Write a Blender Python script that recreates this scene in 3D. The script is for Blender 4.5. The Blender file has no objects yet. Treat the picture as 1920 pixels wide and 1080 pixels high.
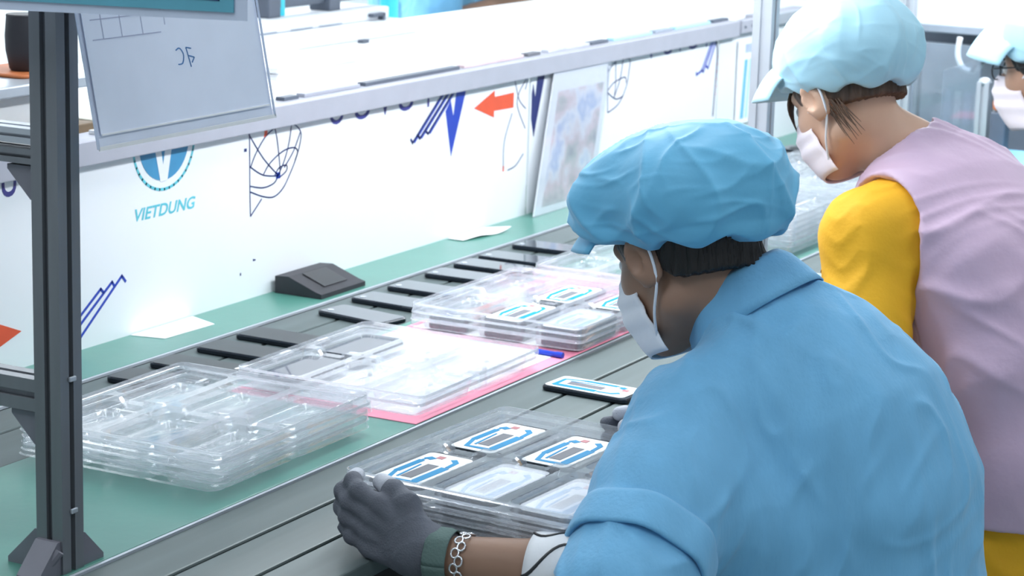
import bpy, bmesh, math, random
import numpy as np
import openvdb
from mathutils import Vector, Matrix

random.seed(7)
rng = np.random.default_rng(7)
SC = bpy.context.scene
COL = SC.collection
T = 0.78                      # height of the bench top; positions below are given relative to it
PI = math.pi

# ------------------------------------------------------------------ camera
YAW, PITCH, ROLL = math.radians(28.19), math.radians(12.07), math.radians(1.58)
fwd = Vector((math.cos(YAW) * math.cos(PITCH), math.sin(YAW) * math.cos(PITCH), -math.sin(PITCH)))
rgt = fwd.cross(Vector((0, 0, 1))).normalized()
upv = rgt.cross(fwd)
r2 = rgt * math.cos(ROLL) + upv * math.sin(ROLL)
u2 = upv * math.cos(ROLL) - rgt * math.sin(ROLL)
cam = bpy.data.cameras.new('camera')
cam.sensor_width = 36.0
cam.lens = 36.0 * 4370 / 1920
cam.clip_end = 60
cam.dof.use_dof = True
cam.dof.focus_distance = 3.15
cam.dof.aperture_fstop = 11
camo = bpy.data.objects.new('camera', cam)
camo.matrix_world = Matrix(((r2.x, u2.x, -fwd.x, 0), (r2.y, u2.y, -fwd.y, 0), (r2.z, u2.z, -fwd.z, T + 0.95), (0, 0, 0, 1)))
COL.objects.link(camo)
SC.camera = camo

# ------------------------------------------------------------------ world, lamps, exposure
w = bpy.data.worlds.new('ambient')
SC.world = w
w.use_nodes = True
w.node_tree.nodes['Background'].inputs[0].default_value = (0.80, 0.90, 1.0, 1)
w.node_tree.nodes['Background'].inputs[1].default_value = 0.40
SC.view_settings.view_transform = 'Standard'
SC.view_settings.look = 'None'
SC.view_settings.exposure = 0.1
SC.view_settings.gamma = 1
SC.view_settings.use_curve_mapping = False
SC.cycles.transparent_max_bounces = 48
SC.cycles.max_bounces = 10
SC.cycles.caustics_reflective = False
SC.cycles.caustics_refractive = False


def area(name, loc, sx, sy, power, col, rot=(0, 0, 0)):
    l = bpy.data.lights.new(name, 'AREA')
    l.shape = 'RECTANGLE'
    l.size, l.size_y = sx, sy
    l.energy = power
    l.color = col
    o = bpy.data.objects.new(name, l)
    o.location = loc
    o.rotation_euler = rot
    COL.objects.link(o)
    return o


LINE_LAMPS = [(3.75, 1.74), (5.15, 1.74), (6.55, 1.74)]
LINE_Z = T + 0.92
for i, (lx, ly) in enumerate(LINE_LAMPS):
    area('line_lamp_light', (lx, ly, LINE_Z - 0.03), 1.25, 0.10, 13.5, (0.93, 0.97, 1.0))
ADDED_LAMPS = [(4.9, 4.35), (6.3, 4.35), (7.7, 4.35)]  # unseen lamps added to reflect in the trays and brighten the back wall
ADDED_Z = T + 1.22
for (lx, ly) in ADDED_LAMPS:
    area('added_reflection_light', (lx, ly, ADDED_Z - 0.03), 1.25, 0.16, 26, (0.93, 0.97, 1.0))
CEIL_LAMPS = [(x, y) for x in (1.2, 3.6, 6.0) for y in (-0.2, 1.9, 4.0)]
for (lx, ly) in CEIL_LAMPS:
    area('ceiling_lamp_light', (lx, ly, 2.92), 1.15, 0.55, 4.5, (0.92, 0.97, 1.0))

# ------------------------------------------------------------------ materials
MATS = {}


def mat(name, col, rough=0.5, metal=0.0, var=0.06, vscale=18.0, bump=0.0, bscale=120.0, spec=0.5, stretch=(1, 1, 1), coat=0.0, sheen=0.0, emit=None):
    m = bpy.data.materials.new(name)
    m.use_nodes = True
    nt = m.node_tree
    b = nt.nodes['Principled BSDF']
    b.inputs['Roughness'].default_value = rough
    b.inputs['Metallic'].default_value = metal
    b.inputs['Specular IOR Level'].default_value = spec
    b.inputs['Coat Weight'].default_value = coat
    b.inputs['Sheen Weight'].default_value = sheen
    tc = nt.nodes.new('ShaderNodeTexCoord')
    mp = nt.nodes.new('ShaderNodeMapping')
    mp.inputs['Scale'].default_value = stretch
    nt.links.new(tc.outputs['Object'], mp.inputs[0])
    nz = nt.nodes.new('ShaderNodeTexNoise')
    nz.inputs['Scale'].default_value = vscale
    nz.inputs['Detail'].default_value = 3
    nt.links.new(mp.outputs[0], nz.inputs['Vector'])
    rp = nt.nodes.new('ShaderNodeValToRGB')
    rp.color_ramp.elements[0].position = 0.3
    rp.color_ramp.elements[1].position = 0.7
    rp.color_ramp.elements[0].color = (*[max(0, c * (1 - var)) for c in col], 1)
    rp.color_ramp.elements[1].color = (*[min(1, c * (1 + var)) for c in col], 1)
    nt.links.new(nz.outputs[0], rp.inputs[0])
    nt.links.new(rp.outputs[0], b.inputs['Base Color'])
    if bump:
        n2 = nt.nodes.new('ShaderNodeTexNoise')
        n2.inputs['Scale'].default_value = bscale
        n2.inputs['Detail'].default_value = 2
        nt.links.new(mp.outputs[0], n2.inputs['Vector'])
        bp = nt.nodes.new('ShaderNodeBump')
        bp.inputs['Strength'].default_value = bump
        bp.inputs['Distance'].default_value = 0.004
        nt.links.new(n2.outputs[0], bp.inputs['Height'])
        nt.links.new(bp.outputs[0], b.inputs['Normal'])
    if emit:
        b.inputs['Emission Color'].default_value = (*emit[0], 1)
        b.inputs['Emission Strength'].default_value = emit[1]
    MATS[name] = m
    return m


def clear_mat(name, tint, gloss, rough, milk, milkcol=(0.9, 0.93, 1.0)):
    """thin clear plastic sheet: lets light through, mirrors at grazing angles, a little milky"""
    m = bpy.data.materials.new(name)
    m.use_nodes = True
    nt = m.node_tree
    nt.nodes.clear()
    out = nt.nodes.new('ShaderNodeOutputMaterial')
    tr = nt.nodes.new('ShaderNodeBsdfTransparent')
    tr.inputs[0].default_value = (*tint, 1)
    gl = nt.nodes.new('ShaderNodeBsdfGlossy')
    gl.inputs['Roughness'].default_value = rough
    gl.inputs['Color'].default_value = (1, 1, 1, 1)
    df = nt.nodes.new('ShaderNodeBsdfDiffuse')
    df.inputs[0].default_value = (*milkcol, 1)
    tl = nt.nodes.new('ShaderNodeBsdfTranslucent')
    tl.inputs[0].default_value = (*milkcol, 1)
    md = nt.nodes.new('ShaderNodeMixShader')
    nt.links.new(df.outputs[0], md.inputs[1])
    nt.links.new(tl.outputs[0], md.inputs[2])
    nz = nt.nodes.new('ShaderNodeTexNoise')
    nz.inputs['Scale'].default_value = 25
    mr = nt.nodes.new('ShaderNodeMapRange')
    mr.inputs['To Min'].default_value = milk * 0.6
    mr.inputs['To Max'].default_value = milk * 1.4
    nt.links.new(nz.outputs[0], mr.inputs[0])
    m1 = nt.nodes.new('ShaderNodeMixShader')
    nt.links.new(mr.outputs[0], m1.inputs[0])
    nt.links.new(tr.outputs[0], m1.inputs[1])
    nt.links.new(md.outputs[0], m1.inputs[2])
    lw = nt.nodes.new('ShaderNodeLayerWeight')
    lw.inputs['Blend'].default_value = 0.5
    pw = nt.nodes.new('ShaderNodeMath')
    pw.operation = 'POWER'
    pw.inputs[1].default_value = 3.5
    nt.links.new(lw.outputs['Facing'], pw.inputs[0])
    mu = nt.nodes.new('ShaderNodeMath')
    mu.operation = 'MULTIPLY_ADD'
    mu.use_clamp = True
    mu.inputs[1].default_value = 0.75 * gloss
    mu.inputs[2].default_value = 0.05 * gloss
    nt.links.new(pw.outputs[0], mu.inputs[0])
    m2 = nt.nodes.new('ShaderNodeMixShader')
    nt.links.new(mu.outputs[0], m2.inputs[0])
    nt.links.new(m1.outputs[0], m2.inputs[1])
    nt.links.new(gl.outputs[0], m2.inputs[2])
    nt.links.new(m2.outputs[0], out.inputs[0])
    MATS[name] = m
    return m


mat('floor_epoxy', (0.30, 0.38, 0.36), 0.35, var=0.1, vscale=3)
mat('wall_paint', (0.78, 0.82, 0.86), 0.8, var=0.03)
mat('plank_metal', (0.105, 0.135, 0.138), 0.5, 0.15, var=0.08, vscale=6, stretch=(0.3, 6, 6))
mat('alu_shaded', (0.21, 0.225, 0.25), 0.42, 0.45, var=0.08, vscale=10, stretch=(4, 4, 0.4))  # aluminium with backlit shade put into the colour, for the near post
mat('alu_light', (0.50, 0.54, 0.60), 0.4, 0.4, var=0.05, vscale=12)
mat('alu_rail', (0.40, 0.41, 0.48), 0.5, 0.1, var=0.03)
mat('bracket_grey', (0.20, 0.20, 0.24), 0.6, 0.2)
mat('black', (0.014, 0.016, 0.02), 0.35, var=0.2)
mat('black_gloss', (0.01, 0.013, 0.02), 0.12, var=0.2, coat=0.4)
mat('groove_dark', (0.02, 0.022, 0.026), 0.8)
mat('mat_green', (0.075, 0.235, 0.192), 0.3, var=0.08, vscale=5, spec=0.6, bump=0.05, bscale=40)
mat('pink_sheet', (0.85, 0.28, 0.40), 0.45, var=0.04)
mat('paper', (0.86, 0.87, 0.90), 0.7, var=0.02)
mat('panel_white', (0.80, 0.83, 0.88), 0.38, var=0.02, vscale=3)
mat('print_purple', (0.035, 0.035, 0.22), 0.5)
mat('print_navy', (0.01, 0.02, 0.13), 0.5)
mat('print_blue', (0.015, 0.05, 0.42), 0.45)
mat('print_red', (0.72, 0.09, 0.035), 0.5)
mat('print_teal', (0.10, 0.50, 0.60), 0.5)
mat('print_logo_blue', (0.05, 0.27, 0.50), 0.5)
mat('ink_blue', (0.05, 0.18, 0.42), 0.6)
mat('pen_blue', (0.01, 0.05, 0.55), 0.35)
mat('cup_black', (0.025, 0.025, 0.033), 0.55, var=0.15)
mat('orange', (0.55, 0.16, 0.05), 0.6)
mat('wood', (0.22, 0.15, 0.09), 0.6, var=0.25, vscale=8, stretch=(1, 6, 6))
mat('wood_pale', (0.55, 0.53, 0.46), 0.6, var=0.1)
mat('desk_white', (0.85, 0.87, 0.90), 0.45, var=0.02)
mat('teal_sheet', (0.10, 0.36, 0.48), 0.25, var=0.04, coat=0.3)
mat('pocket_rim', (0.55, 0.62, 0.78), 0.2, var=0.03, coat=0.3)
mat('pocket_paper', (0.78, 0.83, 0.97), 0.4, var=0.02, coat=0.15)
mat('pencil_line', (0.40, 0.43, 0.58), 0.6)
mat('screen_glass', (0.02, 0.03, 0.05), 0.06, var=0.2, coat=0.8)
mat('screen_grey', (0.025, 0.032, 0.036), 0.35, var=0.1)
mat('phone_edge', (0.012, 0.018, 0.028), 0.25, 0.3, var=0.2)
mat('film_white', (0.80, 0.81, 0.82), 0.6, var=0.02, spec=0.2)
mat('film_blue', (0.012, 0.25, 0.50), 0.6, var=0.08, spec=0.15)
mat('film_grey', (0.17, 0.175, 0.20), 0.6, spec=0.2)
mat('film_red', (0.45, 0.12, 0.14), 0.5)
mat('foil', (0.62, 0.66, 0.74), 0.3, 0.3)
mat('smock_blue', (0.15, 0.42, 0.68), 0.72, var=0.05, vscale=9, bump=0.25, bscale=60, stretch=(3, 3, 0.7), sheen=0.15)
mat('cap_blue', (0.13, 0.46, 0.72), 0.6, var=0.05, vscale=9, bump=0.1, bscale=70, sheen=0.2)
mat('cap_pale', (0.40, 0.68, 0.82), 0.6, var=0.05, vscale=9, bump=0.1, bscale=70, sheen=0.2)  # cap blue with overexposure put into the colour; also used for pale print
mat('vest_pink', (0.60, 0.43, 0.58), 0.55, var=0.05, vscale=7, bump=0.15, bscale=80, sheen=0.2)
mat('vest_binding', (0.52, 0.33, 0.55), 0.6)
mat('vest_lining', (0.60, 0.25, 0.22), 0.6)
mat('shirt_yellow', (0.82, 0.42, 0.012), 0.75, var=0.05, vscale=12, bump=0.12, bscale=160)
mat('gold_seam', (0.45, 0.20, 0.01), 0.8)
mat('skin_tan', (0.30, 0.175, 0.12), 0.5, var=0.08, vscale=14)
mat('skin_light', (0.62, 0.38, 0.27), 0.5, var=0.06, vscale=14)
mat('skin_mid', (0.45, 0.26, 0.18), 0.5, var=0.06, vscale=14)
mat('hair_black', (0.012, 0.010, 0.010), 0.45, var=0.3, vscale=60, bump=0.6, bscale=220, stretch=(1, 1, 0.2))
mat('hair_brown', (0.10, 0.055, 0.035), 0.45, var=0.3, vscale=60, bump=0.6, bscale=220, stretch=(1, 1, 0.2))
mat('mask_white', (0.80, 0.84, 0.92), 0.75, var=0.02, bump=0.08, bscale=150)
mat('mask_pinkish', (0.86, 0.78, 0.84), 0.75, var=0.02, bump=0.08, bscale=150)
mat('glove_grey', (0.115, 0.125, 0.155), 0.85, var=0.1, vscale=40, bump=0.3, bscale=400)
mat('glove_tip', (0.50, 0.52, 0.58), 0.85, var=0.05, bump=0.2, bscale=400)
mat('glove_cuff', (0.10, 0.16, 0.15), 0.85, bump=0.3, bscale=300)
mat('silver', (0.75, 0.76, 0.80), 0.25, 0.9, var=0.03)
mat('gold', (0.75, 0.55, 0.30), 0.3, 0.8, var=0.03)
mat('trouser_dark', (0.03, 0.033, 0.04), 0.8)
mat('sleeve_white', (0.72, 0.74, 0.78), 0.7, bump=0.1)
mat('shoe_white', (0.7, 0.72, 0.75), 0.6)
mat('stool_vinyl', (0.03, 0.03, 0.035), 0.4)
mat('eye_white', (0.8, 0.8, 0.8), 0.15)
mat('eye_dark', (0.02, 0.012, 0.01), 0.1)
mat('machine_dark', (0.10, 0.12, 0.16), 0.5)
mat('machine_grey', (0.33, 0.38, 0.46), 0.5)
mat('machine_white', (0.80, 0.83, 0.88), 0.5)
mat('crate_blue', (0.12, 0.42, 0.62), 0.45)
mat('aqua', (0.05, 0.60, 0.75), 0.4)
mat('photo_pale', (0.60, 0.62, 0.70), 0.3, var=0.25, vscale=14)
mat('photo_pink', (0.70, 0.55, 0.58), 0.3, var=0.12, vscale=20)
mat('photo_grey', (0.36, 0.36, 0.37), 0.3, var=0.25, vscale=20)
mat('photo_blue', (0.45, 0.52, 0.72), 0.3, var=0.15, vscale=20)
mat('lamp_white', (0.85, 0.87, 0.9), 0.5)
mat('lamp_diffuser', (0.9, 0.9, 0.9), 0.5, emit=((0.93, 0.97, 1.0), 6.0))
clear_mat('clear_tray', (0.985, 0.99, 0.995), 1.15, 0.10, 0.15)
clear_mat('clear_rim_lit', (0.97, 0.98, 0.99), 1.3, 0.12, 0.30)  # rim milkier than the tray, standing in for light its edges catch
clear_mat('clear_ridge', (0.98, 0.985, 0.99), 1.2, 0.10, 0.17)
clear_mat('clear_pocket', (0.96, 0.97, 0.99), 1.1, 0.12, 0.08)
clear_mat('milky_film', (0.95, 0.96, 0.99), 0.8, 0.25, 0.26)
clear_mat('acrylic', (0.88, 0.92, 0.96), 1.2, 0.05, 0.10, (0.75, 0.83, 0.95))

m_ = mat('photo_mix', (0.6, 0.6, 0.7), 0.3, vscale=11)
rp_ = [n_ for n_ in m_.node_tree.nodes if n_.type == 'VALTORGB'][0].color_ramp
rp_.elements[0].position, rp_.elements[0].color = 0.30, (0.30, 0.31, 0.33, 1)
rp_.elements[1].position, rp_.elements[1].color = 0.72, (0.75, 0.78, 0.85, 1)
for ps_, c_ in ((0.40, (0.50, 0.49, 0.48)), (0.47, (0.72, 0.58, 0.60)), (0.55, (0.80, 0.80, 0.84)), (0.63, (0.45, 0.52, 0.74))):
    e_ = rp_.elements.new(ps_)
    e_.color = (*c_, 1)

# ------------------------------------------------------------------ mesh helpers
ORG = {}


class MB:
    def __init__(s):
        s.v, s.f = [], []

    def add(s, vs, fs):
        n = len(s.v)
        s.v += [tuple(map(float, q)) for q in vs]
        s.f += [tuple(i + n for i in f) for f in fs]
        return s

    def box(s, x0, x1, y0, y1, z0, z1):
        vs = [(x, y, z) for x in (x0, x1) for y in (y0, y1) for z in (z0, z1)]
        return s.add(vs, [(0, 1, 3, 2), (4, 6, 7, 5), (0, 4, 5, 1), (2, 3, 7, 6), (0, 2, 6, 4), (1, 5, 7, 3)])

    def bbox(s, x0, x1, y0, y1, z0, z1, b=0.002):
        """box with bevelled edges"""
        bm = bmesh.new()
        bmesh.ops.create_cube(bm, size=1)
        for q in bm.verts:
            q.co = Vector(((x0 + x1) / 2 + q.co.x * (x1 - x0), (y0 + y1) / 2 + q.co.y * (y1 - y0), (z0 + z1) / 2 + q.co.z * (z1 - z0)))
        bmesh.ops.bevel(bm, geom=bm.edges[:], offset=b, segments=2, affect='EDGES', profile=0.5)
        bm.verts.index_update()
        s.add([q.co for q in bm.verts], [[q.index for q in f.verts] for f in bm.faces])
        bm.free()
        return s

    def prism(s, poly, fn0, fn1):
        """poly: 2D points; fn0/fn1 map (a,b) to 3D for the two caps"""
        n = len(poly)
        vs = [fn0(a, b) for a, b in poly] + [fn1(a, b) for a, b in poly]
        fs = [tuple(range(n))[::-1], tuple(range(n, 2 * n))] + [(i, (i + 1) % n, n + (i + 1) % n, n + i) for i in range(n)]
        return s.add(vs, fs)

    def slab(s, poly, z0, z1):
        return s.prism(poly, lambda a, b: (a, b, z0), lambda a, b: (a, b, z1))

    def rslab(s, cx, cy, lx, ly, r, z0, z1, bev=0.0015, n=5):
        """rounded-corner slab with softened rims"""
        def ring(o, z):
            out = []
            for kx, ky, a0 in ((1, 1, 0), (-1, 1, 90), (-1, -1, 180), (1, -1, 270)):
                for i in range(n + 1):
                    a = math.radians(a0 + 90 * i / n)
                    rr = r - o
                    out.append((cx + kx * (lx / 2 - r) + rr * math.cos(a), cy + ky * (ly / 2 - r) + rr * math.sin(a), z))
            return out
        R = [ring(bev, z0), ring(0, z0 + bev), ring(0, z1 - bev), ring(bev, z1)]
        m = len(R[0])
        vs = sum(R, [])
        fs = [tuple(range(m))[::-1], tuple(range(3 * m, 4 * m))]
        for k in range(3):
            fs += [(k * m + i, k * m + (i + 1) % m, (k + 1) * m + (i + 1) % m, (k + 1) * m + i) for i in range(m)]
        return s.add(vs, fs)

    def tube(s, path, r, seg=8, cap=True):
        P = [Vector(p) for p in path]
        rs = r if hasattr(r, '__len__') else [r] * len(P)
        ref = None
        rings = []
        for i, p in enumerate(P):
            d = (P[min(i + 1, len(P) - 1)] - P[max(i - 1, 0)]).normalized()
            if ref is None:
                ref = d.orthogonal().normalized()
            ref = (ref - d * ref.dot(d)).normalized()
            q = d.cross(ref)
            rings.append([p + (ref * math.cos(2 * PI * k / seg) + q * math.sin(2 * PI * k / seg)) * rs[i] for k in range(seg)])
        vs = sum(rings, [])
        fs = []
        for i in range(len(P) - 1):
            fs += [(i * seg + k, i * seg + (k + 1) % seg, (i + 1) * seg + (k + 1) % seg, (i + 1) * seg + k) for k in range(seg)]
        if cap:
            fs += [tuple(range(seg))[::-1], tuple(range((len(P) - 1) * seg, len(P) * seg))]
        return s.add(vs, fs)

    def lathe(s, c, prof, seg=24):
        vs, fs = [], []
        for r, z in prof:
            for k in range(seg):
                vs.append((c[0] + r * math.cos(2 * PI * k / seg), c[1] + r * math.sin(2 * PI * k / seg), c[2] + z))
        for i in range(len(prof) - 1):
            fs += [(i * seg + k, i * seg + (k + 1) % seg, (i + 1) * seg + (k + 1) % seg, (i + 1) * seg + k) for k in range(seg)]
        fs += [tuple(range(seg))[::-1], tuple(range((len(prof) - 1) * seg, len(prof) * seg))]
        return s.add(vs, fs)

    def grid(s, fn, nu, nv):
        vs = [fn(i / nu, j / nv) for i in range(nu + 1) for j in range(nv + 1)]
        fs = [(i * (nv + 1) + j, (i + 1) * (nv + 1) + j, (i + 1) * (nv + 1) + j + 1, i * (nv + 1) + j + 1) for i in range(nu) for j in range(nv)]
        return s.add(vs, fs)

    def ball(s, c, r, n=10):
        rx, ry, rz = r if hasattr(r, '__len__') else (r, r, r)
        vs, fs = [], []
        for i in range(n + 1):
            a = PI * (0.02 + 0.96 * i / n)
            for k in range(2 * n):
                b = PI * k / n
                vs.append((c[0] + rx * math.sin(a) * math.cos(b), c[1] + ry * math.sin(a) * math.sin(b), c[2] + rz * math.cos(a)))
        m = 2 * n
        for i in range(n):
            fs += [(i * m + k, i * m + (k + 1) % m, (i + 1) * m + (k + 1) % m, (i + 1) * m + k) for k in range(m)]
        fs += [tuple(range(m)), tuple(range(n * m, n * m + m))[::-1]]
        return s.add(vs, fs)


def tag(o, label=None, cat=None, group=None, kind=None):
    if label: o['label'] = label
    if cat: o['category'] = cat
    if group: o['group'] = group
    if kind: o['kind'] = kind
    return o


def mesh_obj(name, v, f, m, parent=None, org=None, smooth=False, dz=0.0, thick=0.0):
    """v in bench coordinates (or local when org is None and parent None and dz 0)"""
    v = np.asarray(v, dtype=np.float64)
    o0 = ORG[parent.name] if parent is not None and parent.name in ORG else (np.zeros(3) if org is None else np.asarray(org, float))
    me = bpy.data.meshes.new(name)
    me.from_pydata((v - o0).tolist(), [], [tuple(map(int, q)) for q in f])
    me.materials.append(MATS[m])
    me.update()
    if smooth:
        me.polygons.foreach_set('use_smooth', [True] * len(me.polygons))
        if smooth == 'auto':
            try:
                me.set_sharp_from_angle(angle=math.radians(38))
            except Exception:
                pass
    o = bpy.data.objects.new(name, me)
    COL.objects.link(o)
    if parent is not None:
        o.parent = parent
        ORG[o.name] = o0
    else:
        o.location = (o0[0], o0[1], o0[2] + T)
        ORG[o.name] = o0
    if thick:
        md = o.modifiers.new('thickness', 'SOLIDIFY')
        md.thickness = thick
        md.offset = 0
    return o


def build(name, mb, m, parent=None, org=None, smooth=False, thick=0.0):
    return mesh_obj(name, mb.v, mb.f, m, parent, org, smooth, thick=thick)


def thing(name, label, cat, org=(0, 0, 0), group=None):
    o = bpy.data.objects.new(name, None)
    o.empty_display_size = 0.05
    COL.objects.link(o)
    o.location = (org[0], org[1], org[2] + T)
    ORG[o.name] = np.asarray(org, float)
    return tag(o, label, cat, group)


def copy_tree(o, parent=None):
    c = o.copy()
    COL.objects.link(c)
    c.parent = parent
    for ch in list(o.children):
        copy_tree(ch, c)
    return c


def place(o, x, y, z, rz=0.0, tilt=(0, 0)):
    o.location = (x, y, z + T)
    o.rotation_euler = (tilt[0], tilt[1], rz)
    return o


# ------------------------------------------------------------------ the room
def struct(name, mb, m):
    return tag(build(name, mb, m, org=(0, 0, 0)), kind='structure')


struct('floor', MB().box(-1.5, 9.2, -2.5, 5.6, -T - 0.1, -T), 'floor_epoxy')
struct('ceiling', MB().box(-1.5, 9.2, -2.5, 5.6, 2.97 - T, 3.05 - T), 'wall_paint')
struct('wall_back', MB().box(-1.5, 9.2, 5.5, 5.6, -T, 2.97 - T), 'wall_paint')
struct('wall_right', MB().box(9.1, 9.2, -2.5, 5.5, -T, 2.97 - T), 'wall_paint')

for i, (lx, ly) in enumerate(LINE_LAMPS + ADDED_LAMPS):
    z = (LINE_Z if i < 3 else ADDED_Z) - T
    t = thing('linear_lamp', 'slim white linear lamp hung over the assembly line' if i < 3 else 'added linear lamp for tray reflections, hung unseen beyond the white desk', 'lamp', (lx, ly, z), 'linear lamps over the line' if i < 3 else 'added reflection lamps beyond the desk')
    build('housing', MB().bbox(lx - 0.66, lx + 0.66, ly - 0.06, ly + 0.06, z + 0.005, z + 0.05, 0.006), 'lamp_white', t)
    build('diffuser', MB().bbox(lx - 0.64, lx + 0.64, ly - 0.05, ly + 0.05, z - 0.012, z + 0.004, 0.004), 'lamp_diffuser', t)
    for s in (-0.5, 0.5):
        build('hanger', MB().tube([(lx + s, ly, z + 0.05), (lx + s, ly, 2.97 - T)], 0.004), 'alu_light', t)
for (lx, ly) in CEIL_LAMPS:
    z = 2.94 - T
    t = thing('ceiling_lamp', 'flat square-edged lamp panel set on the ceiling', 'lamp', (lx, ly, z), 'ceiling lamp panels')
    build('frame', MB().bbox(lx - 0.6, lx + 0.6, ly - 0.3, ly + 0.3, z, z + 0.03, 0.004), 'lamp_white', t)
    build('diffuser', MB().bbox(lx - 0.57, lx + 0.57, ly - 0.27, ly + 0.27, z - 0.006, z, 0.002), 'lamp_diffuser', t)

# ------------------------------------------------------------------ assembly bench
bench = thing('assembly_bench', 'long grey assembly bench of ribbed aluminium planks beneath white panel', 'bench', (3.8, 1.95, -T))
PLY = [1.460, 1.550, 1.639, 1.734, 1.826, 1.918, 2.010, 2.108, 2.228, 2.316, 2.404, 2.500]
for a, b in zip(PLY[:-1], PLY[1:]):
    build('plank', MB().bbox(1.2, 6.33, a + 0.003, b - 0.003, -0.03, 0.0, 0.003), 'plank_metal', bench)
build('bed', MB().box(1.2, 6.33, 1.462, 2.498, -0.05, -0.022), 'groove_dark', bench)
build('side_rail', MB().bbox(1.2, 6.33, 1.462, 1.502, -0.13, -0.05, 0.004), 'alu_light', bench)
build('side_rail', MB().bbox(1.2, 6.33, 2.458, 2.498, -0.13, -0.05, 0.004), 'alu_light', bench)
for lx in (1.5, 3.1, 4.7, 6.25):
    for ly in (1.482, 2.478):
        build('leg', MB().bbox(lx - 0.02, lx + 0.02, ly - 0.02, ly + 0.02, -T, -0.13, 0.003), 'alu_light', bench)
build('edge_strip', MB().box(1.2, 6.33, 2.313, 2.3185, 0.0, 0.0042), 'alu_light', bench)
build('edge_strip', MB().box(1.2, 6.33, 1.7285, 1.7335, 0.0, 0.0038), 'alu_light', bench)
build('edge_joint', MB().box(1.2, 6.33, 1.7338, 1.7365, 0.0, 0.0012), 'groove_dark', bench)
build('edge_joint', MB().box(1.2, 6.33, 2.3187, 2.322, 0.0, 0.0012), 'groove_dark', bench)

tag(build('work_mat', MB().bbox(1.2, 6.3, 1.737, 2.106, 0.0, 0.003, 0.001), 'mat_green', org=(4.8, 1.92, 0)),
    'long green rubber mat under the clear trays', 'mat')
tag(build('backing_mat', MB().bbox(1.2, 6.3, 2.3225, 2.497, 0.0, 0.003, 0.001), 'mat_green', org=(4.8, 2.4, 0)),
    'narrow green rubber mat along the foot of the white panel', 'mat')


# ------------------------------------------------------------------ aluminium frames
def tslot(s=0.02):
    n, d = 0.0042, 0.007
    side = [(s, -s), (s, -n), (s - d, -n), (s - d, n), (s, n)]
    poly = []
    for k in range(4):
        c, q = [(1, 0), (0, 1), (-1, 0), (0, -1)][k]
        for x, y in side:
            poly.append((x * c - y * q, x * q + y * c))
    return poly


def gusset(corner, dx, dz, sz, y0, y1, axis='x'):
    """triangular bracket with a lip; corner=(u,z)"""
    u, z = corner
    poly = [(u, z), (u + dx * sz, z), (u + dx * sz, z + dz * sz * 0.14), (u + dx * sz * 0.14, z + dz * sz), (u, z + dz * sz)]
    m = MB()
    if axis == 'x':
        m.prism(poly, lambda a, b: (a, y0, b), lambda a, b: (a, y1, b))
    else:
        m.prism(poly, lambda a, b: (y0, a, b), lambda a, b: (y1, a, b))
    return m


PX, PY = 2.138, 1.762
fr = thing('gantry', 'aluminium profile post toned dark as backlit with cross beams and corner brackets at the bench end', 'frame', (PX, PY, 0))
ZT = 0.74
build('post', MB().prism(tslot(), lambda a, b: (PX + a, PY + b, 0.003), lambda a, b: (PX + a, PY + b, ZT)), 'alu_shaded', fr)
for zc in (0.222,):
    build('cross_beam', MB().prism(tslot(), lambda a, b: (PX + a, PY + 0.02, zc + b), lambda a, b: (PX + a, 2.60, zc + b)), 'alu_shaded', fr)
build('cross_beam', MB().prism([(a, b * 0.45) for a, b in tslot()], lambda a, b: (PX + a, PY + 0.02, 0.536 + b), lambda a, b: (PX + a, 2.60, 0.536 + b)), 'alu_light', fr)
build('cross_beam', MB().prism([(a, b * 0.45) for a, b in tslot()], lambda a, b: (PX + a, PY + 0.02, 0.512 + b), lambda a, b: (PX + a, 2.60, 0.512 + b)), 'alu_shaded', fr)
build('corner_bracket', gusset((PY + 0.02, 0.50), 1, -1, 0.04, PX - 0.015, PX + 0.015, 'y'), 'bracket_grey', fr)
build('corner_bracket', gusset((PY + 0.02, 0.20), 1, -1, 0.04, PX - 0.015, PX + 0.015, 'y'), 'bracket_grey', fr)
build('corner_bracket', gusset((PX + 0.02, 0.003), 1, 1, 0.042, PY - 0.017, PY + 0.017), 'bracket_grey', fr)
build('corner_bracket', gusset((PY + 0.02, 0.003), 1, 1, 0.05, PX - 0.015, PX + 0.015, 'y'), 'bracket_grey', fr)
build('corner_bracket', gusset((PX - 0.02, 0.003), -1, 1, 0.042, PY - 0.017, PY + 0.017), 'bracket_grey', fr)
for zc in (0.08, 0.245):
    build('slot_clip', MB().bbox(PX - 0.006, PX + 0.006, PY - 0.0235, PY - 0.02, zc - 0.003, zc + 0.003, 0.001), 'alu_light', fr)
build('tie', MB().tube([(PX - 0.05, PY + 0.01, 0.004), (PX - 0.035, PY - 0.012, 0.02), (PX - 0.026, PY - 0.02, 0.035)], 0.006), 'bracket_grey', fr)

FX, FY = 4.325, 1.762
fp = thing('profile_post', 'pale aluminium profile post standing between the two nearest seated workers', 'post', (FX, FY, 0))
build('post', MB().prism(tslot(), lambda a, b: (FX + a, FY + b, 0.003), lambda a, b: (FX + a, FY + b, 0.9)), 'alu_light', fp)
build('corner_bracket', gusset((FX + 0.02, 0.003), 1, 1, 0.042, FY - 0.017, FY + 0.017), 'bracket_grey', fp)
build('corner_bracket', gusset((FX - 0.02, 0.003), -1, 1, 0.042, FY - 0.017, FY + 0.017), 'bracket_grey', fp)

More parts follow.
